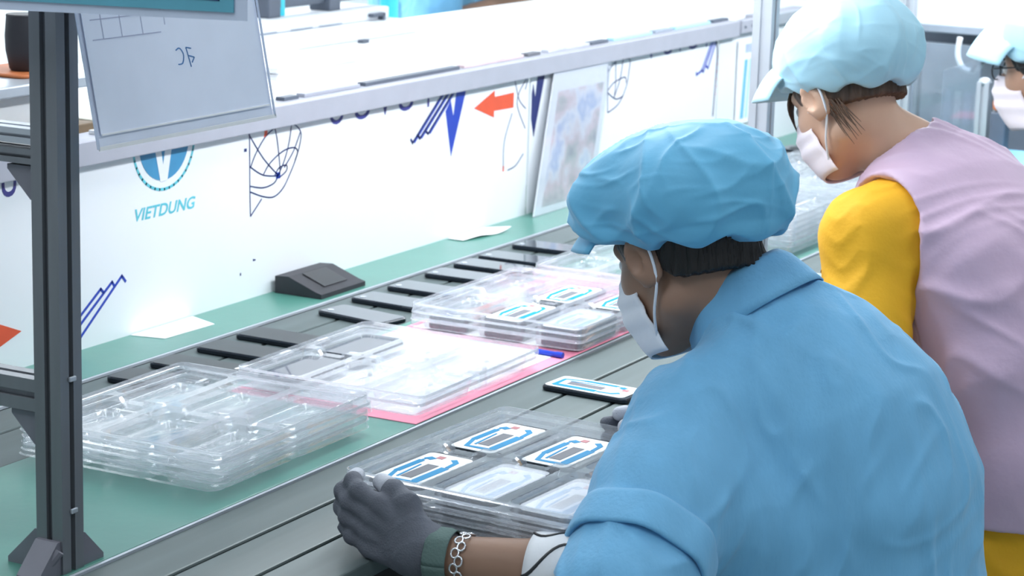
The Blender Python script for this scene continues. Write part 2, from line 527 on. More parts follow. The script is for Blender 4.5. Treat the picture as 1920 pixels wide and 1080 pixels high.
# ------------------------------------------------------------------ white panel with upside-down print
PYP = 2.45
panel = thing('partition_panel', 'white plastic partition sheet printed with blue marks and red arrows behind the trays', 'panel', (3.6, PYP, 0))
build('sheet', MB().bbox(1.6, 4.625, PYP, PYP + 0.004, 0.0, 0.33, 0.001), 'panel_white', panel)
panel2 = thing('partition_panel', 'white partition sheet behind blue-capped man, printed with half globe and stripes', 'panel', (5.2, PYP, 0))
build('sheet', MB().bbox(4.635, 5.690, PYP, PYP + 0.004, 0.0, 0.33, 0.001), 'panel_white', panel2)
panel3 = thing('partition_panel', 'white partition sheet with light blue striped poster beside the pale post', 'panel', (6.3, PYP, 0))
build('sheet', MB().bbox(5.70, 6.33, PYP, PYP + 0.004, 0.0, 0.33, 0.001), 'panel_white', panel3)


def plate(name, poly, m, parent, y=PYP, t=0.0006):
    return build(name, MB().prism(poly, lambda a, b: (a, y - t, b), lambda a, b: (a, y + 0.0003, b)), m, parent)


def ribbon(mb, pts, wd, y=PYP, t=0.0006):
    for (a, b), (c, d) in zip(pts[:-1], pts[1:]):
        L = math.hypot(c - a, d - b)
        if L < 1e-6:
            continue
        nx, nz = -(d - b) / L * wd / 2, (c - a) / L * wd / 2
        ex, ez = (c - a) / L * wd / 3, (d - b) / L * wd / 3
        mb.prism([(a - ex + nx, b - ez + nz), (a - ex - nx, b - ez - nz), (c + ex - nx, d + ez - nz), (c + ex + nx, d + ez + nz)],
                 lambda p, q: (p, y - t, q), lambda p, q: (p, y + 0.0003, q))
    return mb


def smooth_line(pts, n=5):
    if len(pts) < 3:
        return pts
    P = [np.array(p) for p in pts]
    out = []
    for i in range(len(P) - 1):
        p0, p1, p2, p3 = P[max(i - 1, 0)], P[i], P[i + 1], P[min(i + 2, len(P) - 1)]
        for k in range(n):
            t = k / n
            out.append(tuple(0.5 * (2 * p1 + (p2 - p0) * t + (2 * p0 - 5 * p1 + 4 * p2 - p3) * t * t + (3 * p1 - p0 - 3 * p2 + p3) * t ** 3)))
    out.append(tuple(P[-1]))
    return out


def lines(name, L, wd, m, parent, sm=True):
    mb = MB()
    for l in L:
        ribbon(mb, smooth_line(l) if sm else l, wd)
    return build(name, mb, m, parent)


def text_plate(name, body, x, z, size, m, parent, y=PYP, shear=0.0, width=None, facing='-y', bold=0.0, mirror=False, t=0.0004):
    cu = bpy.data.curves.new(name, 'FONT')
    cu.body = body
    cu.size = size
    cu.shear = shear
    cu.offset = bold
    cu.extrude = 0
    cu.resolution_u = 4
    ob = bpy.data.objects.new(name, cu)
    COL.objects.link(ob)
    dg = bpy.context.evaluated_depsgraph_get()
    me = bpy.data.meshes.new_from_object(ob.evaluated_get(dg))
    v = np.array([q.co for q in me.vertices])
    f = [tuple(p.vertices) for p in me.polygons]
    bpy.data.objects.remove(ob)
    bpy.data.curves.remove(cu)
    v[:, 0] -= v[:, 0].min()
    sx = width / v[:, 0].max() if width else 1.0
    a, b = v[:, 0] * sx, v[:, 1]
    if mirror:
        a = a.max() - a
    if facing == '-y':
        V = np.stack([x + a, np.full(len(a), y - t), z + b], 1)
    else:  # faces -x; reading direction runs towards -y
        V = np.stack([np.full(len(a), x - t), y - a, z + b], 1)
    return mesh_obj(name, V, f, m, parent)


G1 = [[(3.528, 0.318), (3.53, 0.206), (3.532, 0.16)],
      [(3.532, 0.252), (3.55, 0.277), (3.584, 0.306), (3.631, 0.321), (3.673, 0.317), (3.698, 0.3), (3.697, 0.279), (3.683, 0.25), (3.662, 0.222), (3.639, 0.198), (3.609, 0.186), (3.574, 0.191), (3.533, 0.205)],
      [(3.573, 0.232), (3.596, 0.252), (3.638, 0.269), (3.674, 0.272), (3.688, 0.263), (3.68, 0.247)],
      [(3.526, 0.314), (3.573, 0.264), (3.623, 0.225)], [(3.611, 0.317), (3.62, 0.288), (3.629, 0.236), (3.623, 0.225)],
      [(3.667, 0.317), (3.659, 0.284), (3.644, 0.252), (3.623, 0.225)], [(3.698, 0.3), (3.674, 0.265), (3.644, 0.238)],
      [(3.532, 0.252), (3.573, 0.232), (3.623, 0.224)], [(3.533, 0.216), (3.573, 0.208), (3.609, 0.212), (3.623, 0.225)],
      [(3.612, 0.227), (3.626, 0.239), (3.65, 0.241), (3.65, 0.23), (3.626, 0.22)], [(3.568, 0.187), (3.533, 0.16)]]
lines('globe_print', G1, 0.0026, 'print_navy', panel)
plate('globe_pole', [(3.616, 0.219), (3.63, 0.219), (3.63, 0.231), (3.616, 0.231)], 'print_blue', panel)
S1 = [[(4.234, 0.316), (4.117, 0.228), (4.11, 0.236)], [(4.257, 0.316), (4.146, 0.234), (4.137, 0.242)], [(4.277, 0.314), (4.18, 0.24), (4.171, 0.246)]]
lines('stripe_print', S1, 0.0055, 'print_navy', panel, False)
lines('stripe_print', [[(a + 0.008, b) for a, b in l[:2]] for l in S1], 0.0035, 'print_blue', panel, False)
plate('chevron_print', [(4.251, 0.28), (4.272, 0.301), (4.285, 0.265), (4.298, 0.33), (4.343, 0.33), (4.278, 0.18)], 'print_blue', panel)
plate('arrow_print', [(4.374, 0.273), (4.465, 0.303), (4.466, 0.289), (4.554, 0.29), (4.554, 0.256), (4.464, 0.258), (4.465, 0.243)], 'print_red', panel)
G2 = [[(4.559, 0.315), (4.58, 0.271), (4.612, 0.248)], [(4.611, 0.314), (4.579, 0.287), (4.573, 0.256), (4.612, 0.203)],
      [(4.548, 0.243), (4.515, 0.183), (4.514, 0.123)], [(4.535, 0.117), (4.572, 0.123), (4.606, 0.145)], [(4.620, 0.315), (4.608, 0.292)]]
lines('globe_print', G2, 0.0024, 'print_navy', panel)
plate('red_spot', [(4.511, 0.117), (4.517, 0.117), (4.517, 0.129), (4.511, 0.129)], 'print_red', panel)
plate('red_spot', [(3.575, 0.303), (3.586, 0.305), (3.586, 0.32), (3.578, 0.32)], 'print_red', panel)
plate('dark_spot', [(3.511, 0.283), (3.519, 0.283), (3.519, 0.289), (3.511, 0.289)], 'print_navy', panel)
plate('dark_spot', [(3.541, 0.073), (3.549, 0.073), (3.549, 0.0755), (3.541, 0.077)], 'print_navy', panel)
plate('dark_spot', [(3.499, 0.052), (3.502, 0.052), (3.502, 0.057), (3.499, 0.057)], 'print_navy', panel)
S0 = [[(3.016, 0.051), (3.088, 0.099), (3.095, 0.092)], [(3.016, 0.036), (3.119, 0.106), (3.124, 0.099)], [(3.031, 0.024), (3.146, 0.112), (3.156, 0.101)]]
lines('stripe_print', S0, 0.005, 'print_blue', panel, False)
plate('chevron_print', [(2.998, 0.19), (2.937, 0.05), (2.985, 0.046)], 'print_blue', panel)
plate('arrow_print', [(2.70, 0.085), (2.80, 0.08), (2.80, 0.098), (2.882, 0.065), (2.80, 0.04), (2.80, 0.058), (2.70, 0.057)], 'print_red', panel)
# logo: ring, disc, letter and name
LC = (3.268, 0.333)
circ = lambda r, a0=0, a1=2 * PI, n=40: [(LC[0] + r * math.cos(a0 + (a1 - a0) * k / n), LC[1] + r * 0.97 * math.sin(a0 + (a1 - a0) * k / n)) for k in range(n + (1 if a1 - a0 < 6 else 0))]
build('logo_ring', ribbon(MB(), circ(0.0885) + circ(0.0885)[:1], 0.005), 'print_teal', panel)
plate('logo_disc', circ(0.072), 'print_logo_blue', panel)
plate('logo_letter', [(LC[0] - 0.046, LC[1] + 0.06), (LC[0] - 0.026, LC[1] + 0.06), (LC[0] - 0.004, LC[1] - 0.042), (LC[0] + 0.018, LC[1] + 0.06), (LC[0] + 0.038, LC[1] + 0.06), (LC[0] + 0.008, LC[1] - 0.071), (LC[0] - 0.012, LC[1] - 0.071)], 'panel_white', panel, t=0.001)
text_plate('logo_name', 'VIETDUNG', 3.184, 0.2015, 0.03, 'print_teal', panel, shear=0.25, width=0.176, bold=0.0006)
for ch, x, z, wd in (('O', 3.798, 0.301, 0.054), ('U', 3.890, 0.301, 0.058), ('V', 3.985, 0.300, 0.042), ('U', 4.058, 0.300, 0.06), ('I', 4.174, 0.298, 0.008), ('U', 2.840, 0.292, 0.036), ('T', 2.893, 0.292, 0.036), ('O', 2.938, 0.292, 0.05)):
    text_plate('letter', ch, x, z, 0.072, 'print_purple', panel, width=wd, bold=0.001)
for ch, x, z, wd in (('V', 5.246, 0.305, 0.05), ('U', 5.34, 0.307, 0.06), ('I', 5.440, 0.309, 0.008), ('U', 5.49, 0.308, 0.07), ('I', 5.607, 0.306, 0.008)):
    text_plate('letter', ch, x, z, 0.062, 'print_purple', panel2, width=wd, bold=0.001)
G3 = [[(5.027, 0.318), (5.034, 0.194)], [(5.029, 0.292), (5.069, 0.314), (5.11, 0.316), (5.148, 0.312), (5.146, 0.285), (5.133, 0.246), (5.094, 0.209), (5.037, 0.193)],
      [(5.033, 0.248), (5.064, 0.263), (5.122, 0.271), (5.132, 0.257)], [(5.069, 0.314), (5.073, 0.259), (5.068, 0.227)],
      [(5.11, 0.314), (5.097, 0.268), (5.068, 0.227)], [(5.033, 0.241), (5.076, 0.222), (5.118, 0.225)]]
lines('globe_print', G3, 0.003, 'print_navy', panel2)
S3 = [[(5.644, 0.313), (5.588, 0.245), (5.555, 0.236), (5.553, 0.242)], [(5.658, 0.314), (5.598, 0.24), (5.585, 0.247)], [(5.673, 0.314), (5.627, 0.247), (5.616, 0.254)]]
lines('stripe_print', S3, 0.006, 'print_blue', panel2, False)
lines('edge_print', [[(5.673, 0.314), (5.685, 0.283), (5.680, 0.2), (5.673, 0.117)]], 0.006, 'print_navy', panel2)
plate('chevron_print', [(4.640, 0.279), (4.646, 0.301), (4.657, 0.268), (4.667, 0.328), (4.706, 0.328), (4.654, 0.178), (4.640, 0.22)], 'print_navy', panel2)
for k in range(6):
    plate('dark_spot', [(5.688 + 0.001, 0.17 + k * 0.02), (5.6895, 0.17 + k * 0.02), (5.6895, 0.176 + k * 0.02), (5.688 + 0.001, 0.176 + k * 0.02)], 'print_red', panel2)

rail = thing('panel_rail', 'pale grey aluminium rail holding the top edge of the white panels', 'rail', (3.8, 2.44, 0.34))
build('rail_profile', MB().bbox(1.6, 5.79, 2.432, 2.449, 0.319, 0.361, 0.002), 'alu_rail', rail)
build('rail_top', MB().bbox(1.6, 5.79, 2.449, 2.50, 0.345, 0.361, 0.002), 'alu_rail', rail)
build('end_plate', MB().bbox(5.80, 5.95, 2.430, 2.449, 0.325, 0.361, 0.002), 'alu_rail', rail)
for k in range(3):
    build('screw', MB().ball((5.82 + 0.05 * k, 2.4295, 0.343), 0.004, 5), 'machine_dark', rail)
gap = MB()
for k, (a, b, mm) in enumerate([(3.10, 3.56, 'desk_white'), (3.66, 3.71, 'machine_dark'), (3.73, 3.93, 'alu_rail'), (3.95, 4.33, 'machine_dark'), (4.35, 4.62, 'photo_pink'), (4.64, 4.70, 'film_grey'), (4.74, 4.95, 'photo_pale'), (4.96, 5.05, 'machine_dark'), (5.08, 5.30, 'cap_pale'), (5.32, 5.42, 'machine_grey'), (5.44, 5.66, 'cap_pale'), (5.68, 5.78, 'machine_dark')]):
    o = build('clip_strip', MB().bbox(a, b, 2.462, 2.482, 0.361, 0.368, 0.001), mm, rail)
rail2 = thing('end_rail', 'grey aluminium rail end running on behind the pale post', 'rail', (7, 2.44, 0.35))
build('rail_profile', MB().bbox(5.98, 6.33, 2.432, 2.449, 0.33, 0.361, 0.002), 'alu_light', rail2)
build('rail_top', MB().bbox(5.98, 6.33, 2.449, 2.50, 0.345, 0.361, 0.002), 'alu_rail', rail2)

# posters in clear pockets on the panel
t = thing('photo_poster', 'clear pocket with blurred photo print leaning on panel near the navy chevron', 'poster', (4.8, 2.44, 0))
lean = lambda x, z, d=0: (x - 0.06 + 0.12 * (z / 0.31), 2.438 - d - 0.02 * (1 - z / 0.31), z)
q = lambda x0, x1, z0, z1, d, th: MB().prism([(x0, z0), (x1, z0), (x1, z1), (x0, z1)], lambda a, b: lean(a, b, d + th), lambda a, b: lean(a, b, d))
build('backing', q(4.66, 4.94, 0.004, 0.318, 0.0, 0.0015), 'paper', t)
build('photo', q(4.695, 4.93, 0.02, 0.275, 0.0015, 0.0006), 'photo_mix', t)
build('pocket', q(4.655, 4.95, 0.002, 0.325, 0.005, 0.0008), 'clear_pocket', t)
t = thing('striped_poster', 'white poster with light blue slanted stripes hanging beside the pale post', 'poster', (5.93, 2.445, 0.2))
build('sheet', MB().bbox(5.815, 6.045, 2.443, 2.4465, 0.075, 0.305, 0.0008), 'paper', t)
plate('poster_head', [(5.86, 0.268), (5.99, 0.268), (5.99, 0.292), (5.86, 0.292)], 'photo_blue', t, y=2.443)
for k, (a, wd, mm) in enumerate([(5.842, 0.022, 'cap_blue'), (5.875, 0.014, 'cap_pale'), (5.90, 0.03, 'cap_pale'), (5.945, 0.018, 'cap_blue'), (5.98, 0.012, 'machine_grey'), (6.0, 0.02, 'cap_pale')]):
    plate('stripe', [(a, 0.09), (a + wd, 0.09), (a + wd + 0.016, 0.25), (a + 0.016, 0.25)], mm, t, y=2.443)

# papers on the narrow mat
tag(build('paper_sheet', MB().slab([(3.178, 2.383), (3.318, 2.378), (3.345, 2.446), (3.165, 2.446)], 0.0032, 0.0042), 'paper', org=(3.25, 2.42, 0.003)),
    'white paper sheet lying half under the white panel beside four dark phones', 'paper')


def curl(u, v):
    x = 4.26 + 0.16 * u
    y = 2.375 + 0.07 * v + 0.03 * (1 - u) * (1 - v)
    return (x, y, 0.005 + 0.012 * (math.sin(u * 7) * 0.5 + 0.5) * (1 - v) * u)


tag(build('paper_scrap', MB().grid(curl, 10, 4), 'paper', org=(4.35, 2.4, 0.004), smooth=True, thick=0.0008),
    'torn curling white paper scrap at the foot of the panel', 'paper')
# black wedge device
t = thing('black_device', 'black wedge-shaped device at the foot of the white panel', 'device', (3.70, 2.39, 0.003))
wed = [(2.335, 0.0035), (2.44, 0.0035), (2.44, 0.036), (2.41, 0.038), (2.35, 0.016), (2.335, 0.012)]
build('housing', MB().prism(wed, lambda a, b: (3.60, a, b), lambda a, b: (3.755, a, b)), 'cup_black', t)
build('display', MB().prism([(2.355, 0.0185), (2.405, 0.0372), (2.404, 0.0382), (2.354, 0.0195)], lambda a, b: (3.64, a, b), lambda a, b: (3.72, a, b)), 'black', t)

# ------------------------------------------------------------------ clear trays
LX, LY = 0.41, 0.345
PXC, PYC = 0.187, 0.113


def rring(cx, cy, lx, ly, r, z, n=4, side=16, rib=0.0):
    """rounded-rectangle loop; straight runs are subdivided and may be corrugated"""
    out = []
    for q in range(4):
        kx, ky = [(1, 1), (-1, 1), (-1, -1), (1, -1)][q]
        for i in range(n + 1):
            a = math.radians(90 * q + 90 * i / n)
            out.append((cx + kx * (lx / 2 - r) + r * math.cos(a), cy + ky * (ly / 2 - r) + r * math.sin(a)))
        nx_, ny_ = [(0, 1), (-1, 0), (0, -1), (1, 0)][q]
        a0 = out[-1]
        kx, ky = [(-1, 1), (-1, -1), (1, -1), (1, 1)][q]
        a = math.radians(90 * (q + 1))
        b0 = (cx + kx * (lx / 2 - r) + r * math.cos(a), cy + ky * (ly / 2 - r) + r * math.sin(a))
        for i in range(1, side):
            t_ = i / side
            w_ = rib * (1 if i % 2 else -1)
            out.append((a0[0] + (b0[0] - a0[0]) * t_ - nx_ * w_, a0[1] + (b0[1] - a0[1]) * t_ - ny_ * w_))
    zf = z if callable(z) else (lambda x, y: z)
    return [(x, y, zf(x, y)) for x, y in out]


def tray_mesh():
    mb = MB()
    mi = []

    def loft(R, capend=True, rows={}):
        m = len(R[0])
        vs = sum(R, [])
        fs = []
        for k in range(len(R) - 1):
            fs += [(k * m + i, k * m + (i + 1) % m, (k + 1) * m + (i + 1) % m, (k + 1) * m + i) for i in range(m)]
            mi.extend([rows.get(k, 0)] * m)
        if capend:
            fs.append(tuple(range((len(R) - 1) * m, len(R) * m)))
            mi.append(0)
        mb.add(vs, fs)

    for i in (-0.5, 0.5):
        for j in (-1, 0, 1):
            cx, cy = i * PXC, j * PYC

            def top(x, y):
                g = max(0.0, min(1.0, (0.024 - abs(y - cy)) / 0.006)) * (1.0 if abs(x) < 0.022 else 0.0)
                return 0.021 - 0.009 * g
            r1 = rring(cx, cy, 0.168, 0.096, 0.012, top, rib=0.0007)
            # cell border: the loop pushed out onto the cell rectangle
            r0 = []
            for x, y, z in r1:
                ux, uy = (x - cx) / (PXC / 2), (y - cy) / (PYC / 2)
                k = 1 / max(abs(ux), abs(uy))
                r0.append((cx + ux * k * PXC / 2, cy + uy * k * PYC / 2, z))
            loft([r0, r1, rring(cx, cy, 0.161, 0.089, 0.011, 0.004, rib=0.0007), rring(cx, cy, 0.157, 0.085, 0.010, 0.0016),
                  rring(cx, cy, 0.104, 0.036, 0.006, 0.0016), rring(cx, cy, 0.099, 0.031, 0.005, 0.0028)], True, {0: 2, 4: 2})
    w0, w1 = 2 * PXC, 3 * PYC

    def out_ring(lx, ly, r, z, waist):
        o = []
        for x, y, zz in rring(0, 0, lx, ly, r, z, side=40):
            g = math.exp(-(x / 0.012) ** 2) * (abs(y) > ly / 2 - 0.01)
            g2 = (math.exp(-((abs(y) - PYC / 2) / 0.008) ** 2)) * (abs(x) > lx / 2 - 0.01)
            o.append((x - math.copysign(waist * 0.7 * g2, x), y - math.copysign(waist * g, y), zz))
        return o
    loft([out_ring(w0 - 0.002, w1 - 0.002, 0.004, 0.021, 0.0), out_ring(w0 + 0.012, w1 + 0.002, 0.010, 0.0215, 0.0), out_ring(w0 + 0.017, w1 + 0.003, 0.012, 0.0265, 0.0), out_ring(w0 + 0.021, w1 + 0.004, 0.014, 0.0265, 0.0),
          out_ring(w0 + 0.026, w1 + 0.005, 0.016, 0.012, 0.002), out_ring(w0 + 0.036, w1 + 0.0065, 0.020, 0.0105, 0.003)], False, {1: 1, 2: 1, 4: 1})
    return mb.v, mb.f, mi


tv, tf, tmi = tray_mesh()
TRAY = bpy.data.meshes.new('clear_tray')
TRAY.from_pydata(tv, [], tf)
for n_ in ('clear_tray', 'clear_rim_lit', 'clear_ridge'):
    TRAY.materials.append(MATS[n_])
TRAY.polygons.foreach_set('material_index', tmi)
TRAY.polygons.foreach_set('use_smooth', [True] * len(TRAY.polygons))
TRAY.set_sharp_from_angle(angle=math.radians(25))


def tray(x, y, z, rz, label, group=None):
    o = bpy.data.objects.new('clear_tray', TRAY)
    COL.objects.link(o)
    place(o, x, y, z, rz)
    return tag(o, label, 'tray', group)


def cell(x, y, rz, i, j):
    a, b = (i - 0.5) * PXC, (j - 1) * PYC
    c, s = math.cos(rz), math.sin(rz)
    return x + a * c - b * s, y + a * s + b * c


# ------------------------------------------------------------------ phones (built once, then copied); long axis along local x
def phone_film(name, label, group, veiled=False):
    p = thing(name, label, 'phone', (0, 0, 0), group)
    p.location = (0, 0, -5)
    ORG[p.name] = np.zeros(3)
    build('case', MB().rslab(0, 0, 0.158, 0.078, 0.011, 0.0, 0.0085, 0.002), 'phone_edge', p)
    f = build('backing_film', MB().rslab(-0.003, 0.001, 0.146, 0.070, 0.009, 0.0085, 0.0096, 0.0003), 'film_white', p)
    z0, z1 = 0.0096, 0.0101
    b = MB()
    for poly in ([(-0.062, -0.028), (0.015, -0.028), (0.015, -0.016), (-0.055, -0.016)], [(-0.03, 0.020), (0.030, 0.020), (0.030, 0.029), (-0.03, 0.029)],
                 [(0.017, -0.026), (0.045, -0.024), (0.056, -0.014), (0.050, -0.008), (0.040, -0.018), (0.017, -0.020)],
                 [(-0.064, 0.012), (-0.03, 0.022), (-0.03, 0.028), (-0.066, 0.018)], [(-0.066, -0.026), (-0.057, -0.026), (-0.060, 0.016), (-0.066, 0.016)],
                 [(0.036, 0.016), (0.046, 0.012), (0.050, 0.022), (0.040, 0.028)], [(0.030, 0.024), (0.040, 0.022), (0.040, 0.0255), (0.030, 0.0265)],
                 [(-0.05, 0.008), (0.012, 0.013), (0.012, 0.0155), (-0.05, 0.0115)]):
        b.slab(poly, z0, z1)
    build('blue_print', b, 'film_blue', f)
    build('grey_pad', MB().slab([(-0.047, -0.010), (0.018, -0.010), (0.018, 0.007), (-0.047, 0.007)], z0, z1), 'film_grey', f)
    build('red_mark', MB().slab([(0.047, 0.004), (0.058, 0.004), (0.058, 0.014), (0.047, 0.014)], z0, z1), 'film_red', f)
    if veiled:
        build('cover_film', MB().rslab(0, 0, 0.15, 0.074, 0.01, 0.0125, 0.0129, 0.0001), 'milky_film', p)
    return p


def phone_dark(name, label, group, screen='screen_glass', sticker=None):
    p = thing(name, label, 'phone', (0, 0, 0), group)
    p.location = (0, 0, -5)
    ORG[p.name] = np.zeros(3)
    build('case', MB().rslab(0, 0, 0.157, 0.076, 0.011, 0.0, 0.0095, 0.002), 'phone_edge', p)
    f = build('screen', MB().rslab(0, 0, 0.149, 0.069, 0.008, 0.0095, 0.0100, 0.0001), screen, p)
    if sticker:
        build('label_strip', MB().slab([(-0.073, -0.034), (-0.066, -0.034), (-0.066, -0.002), (-0.073, -0.002)], 0.01, 0.0104), sticker, p)
    else:
        build('camera_ring', MB().lathe((0.060, 0.018, 0.01), [(0.006, 0), (0.006, 0.0008), (0.004, 0.001)], 14), 'foil', p)
    return p


FILM = phone_film('phone', '', None)
VEIL = phone_film('phone', '', None, True)
DIM = phone_dark('phone', '', None, 'screen_grey', 'paper')
GLOSS = phone_dark('phone', '', None, 'screen_glass')
USED = set()


def put(proto, x, y, z, rz, label, group=None):
    o = proto if proto.name not in USED else copy_tree(proto)
    USED.add(o.name)
    place(o, x, y, z, rz)
    o['label'] = label
    if group:
        o['group'] = group
    elif 'group' in o:
        del o['group']
    return o


ZM = 0.0031
NP = 0.0125
# stack by the dark post
s1 = [(2.668, 1.940, 0.0), (2.660, 1.932, 0.03), (2.672, 1.938, -0.012), (2.664, 1.936, 0.02)]
for k, (x, y, r) in enumerate(s1):
    tray(x, y, ZM + k * NP, r, 'empty clear tray at the foot of the stack beside the dark post' if k == 0 else ('empty clear tray topping the stack beside the dark post' if k == 3 else 'empty clear tray in the middle of the stack beside the dark post'),
         'clear trays beside the dark post')
# loose second layer half over it
# stack on the pink sheet, with white paper
s2 = [(3.150, 1.910, 0.0), (3.154, 1.908, 0.008)]
for k, (x, y, r) in enumerate(s2):
    tray(x, y, ZM + 0.0018 + k * NP, r, 'clear tray under the paper-backed tray on pink sheet' if k == 0 else 'clear tray on pink sheet with one dark phone in its corner cell', 'clear trays on the pink sheet')
cx, cy = cell(3.154, 1.908, 0.008, 1, 2)
put(GLOSS, cx, cy, ZM + NP + 0.0035, PI + 0.02, 'dark phone lying in the corner cell of a clear tray on pink sheet')
cx, cy = cell(3.154, 1.908, 0.008, 0, 2)
put(GLOSS, cx, cy, ZM + NP + 0.0035, PI + 0.02, 'dark phone half hidden under the neighbouring empty tray stack edge')
s3 = [(3.668, 1.895, 0.0), (3.664, 1.893, 0.006), (3.668, 1.893, 0.0)]
for k, (x, y, r) in enumerate(s3):
    tray(x, y, ZM + 0.0018 + k * NP, r, ['lowest clear tray under blue-printed phones beside the blue pen', 'middle clear tray under blue-printed phones beside the blue pen', 'clear tray holding blue-printed phones beside the blue pen'][k], 'clear trays beside the blue pen')
z3 = ZM + 2 * NP + 0.0046
for (i, j, pr) in ((0, 1, FILM), (1, 1, FILM), (0, 0, VEIL), (1, 0, FILM)):
    cx, cy = cell(3.668, 1.893, 0.0, i, j)
    put(pr, cx, cy, z3, 0.0, 'phone with veiled white backing in the tray corner nearest the blue pen' if pr is VEIL else 'phone with white and blue backing in a clear tray beside the blue pen', None if pr is VEIL else 'blue-printed phones in the tray beside the pen')
for k in range(2):
    for (i, j) in ((0, 1), (0, 2), (0, 0)):
        cx, cy = cell(3.668, 1.893, 0.0, i, j)
        put(GLOSS, cx, cy, ZM + 0.0046 + k * NP, 0.0, 'dark phone inside a lower tray of the stack beside the blue pen', 'phones inside the lower trays beside the pen')
s4 = [(4.165, 1.915, 0.0), (4.168, 1.912, 0.01)]
for k, (x, y, r) in enumerate(s4):
    tray(x, y, ZM + k * NP, r, 'lower clear tray behind the blue-printed phones' if k == 0 else 'upper clear tray behind the blue-printed phones, two dark phones inside', 'clear trays behind the blue-printed phones')
for (i, j) in ((0, 0), (1, 0)):
    cx, cy = cell(4.168, 1.912, 0.01, i, j)
    put(GLOSS, cx, cy, ZM + NP + 0.0035, PI, 'dark phone in the clear tray behind the blue-printed phones', 'phones in the tray behind the blue-printed ones')
for k in range(6):
    tray(4.705 + 0.004 * (k % 2), 1.925, ZM + k * NP, 0.006 * (k % 3 - 1), 'topmost clear tray of the tall stack before yellow-sleeved worker' if k == 5 else 'clear tray within the tall stack before yellow-sleeved worker', 'tall stack of clear trays')
for k in range(6):
    tray(5.19 + 0.004 * (k % 2), 1.925, ZM + k * NP, 0.006 * (k % 3 - 1), 'clear tray in the far stack under the pink-vested worker\'s chin', 'far stack of clear trays')
tag(build('white_plug', MB().lathe((4.125, 2.055, ZM + NP + 0.021), [(0.006, 0), (0.011, 0.003), (0.0125, 0.010), (0.009, 0.017), (0.003, 0.019)], 16), 'film_white', org=(4.125, 2.055, ZM + NP + 0.021), smooth=True),
    'small white rounded plug lying on the tray behind blue-printed phones', 'plug')

tag(build('pink_sheet', MB().slab([(2.945, 1.7375), (4.05, 1.7375), (4.05, 2.088), (2.945, 2.088)], 0.0031, 0.0041), 'pink_sheet', org=(3.5, 1.9, 0.003)), 'bright pink plastic sheet lying under two clear tray stacks', 'sheet')
tag(build('paper_sheet', MB().slab([(2.985, 1.768), (3.470, 1.765), (3.475, 2.080), (2.985, 2.085)], 0.0042, 0.0047), 'paper', org=(3.42, 1.9, 0.004)), 'white paper sheet on pink, showing between two clear tray stacks', 'paper')
tag(build('paper_sheet', MB().slab([(3.50, 1.775), (3.86, 1.775), (3.86, 2.075), (3.50, 2.075)], 0.0042, 0.0047), 'paper', org=(3.7, 1.9, 0.004)), 'white paper sheet under the trays with blue-printed phones', 'paper')
t = thing('blue_pen', 'short blue pen lying on the pink sheet edge beside white paper', 'pen', (3.445, 1.765, 0.005))
build('barrel', MB().tube([(3.447, 1.798, 0.0095), (3.445, 1.757, 0.0095)], 0.0045, 12), 'pen_blue', t, smooth='auto')
build('cap', MB().tube([(3.445, 1.7568, 0.0095), (3.4446, 1.744, 0.0095)], 0.0052, 12), 'pen_blue', t, smooth='auto')

# row of phones on the planks behind the trays
for x, r in ((2.935, 0.05), (3.047, 0.02), (3.176, 0.0), (3.292, -0.02)):
    put(DIM, x, 2.213, 0.0001, PI / 2 + r, 'dark phone with matt grey screen in the row behind the empty tray stack', 'matt phones in a row behind the empty trays')
for x, r in ((3.520, -0.16), (3.655, -0.06), (3.785, -0.02)):
    put(GLOSS, x, 2.195 + (0.012 if x > 3.6 else 0), 0.0001, PI / 2 + r, 'glossy dark phone in the row between black device and blue-printed phones', 'glossy phones in a row behind the trays')
for x, r in ((3.935, 0.02), (4.050, 0.0), (4.152, 0.0), (4.298, 0.02)):
    put(GLOSS, x, 2.212, 0.0001, PI / 2 + r, 'glossy dark phone reflecting pale light in the row before torn paper scrap', 'glossy phones near the torn paper')
put(FILM, 3.282, 1.603, 0.0001, -PI / 2 - 0.06, 'phone with blue and white backing lying alone on grey planks by man in blue')
put(FILM, 4.33, 1.60, 0.0001, -PI / 2 + 0.1, 'phone with white backing lying on planks beside pink vest edge')
tag(build('paper_sheet', MB().slab([(4.20, 1.50), (4.30, 1.50), (4.30, 1.63), (4.20, 1.63)], 0.0002, 0.001), 'paper', org=(4.25, 1.56, 0)), 'white paper on the planks behind the man\'s blue shoulder', 'paper')
# black slabs stacked far along
for k, (dx, dy) in enumerate(((0, 0), (0.09, 0.012), (0.18, -0.01), (0.28, 0.01), (0.38, 0.0))):
    t = thing('black_case', 'flat black case lying in the overlapping row beyond the pale post', 'case', (5.42 + dx, 2.24 + dy, 0.0), 'black cases beyond the pale post')
    build('shell', MB().rslab(5.42 + dx, 2.20 + dy, 0.085, 0.19, 0.012, 0.0002, 0.018 + 0.004 * k, 0.003), 'black_gloss', t)
    build('lid_strip', MB().bbox(5.40 + dx, 5.44 + dx, 2.13 + dy, 2.27 + dy, 0.0181 + 0.004 * k, 0.0195 + 0.004 * k, 0.0004), 'screen_grey', t)
tag(build('pink_slip', MB().slab([(5.36, 1.94), (5.52, 1.92), (5.54, 1.99), (5.38, 2.01)], ZM + 5 * NP + 0.022, ZM + 5 * NP + 0.023), 'pink_sheet', org=(5.45, 1.96, ZM + 5 * NP + 0.022)), 'small pink paper slip on the far tray stack', 'paper')

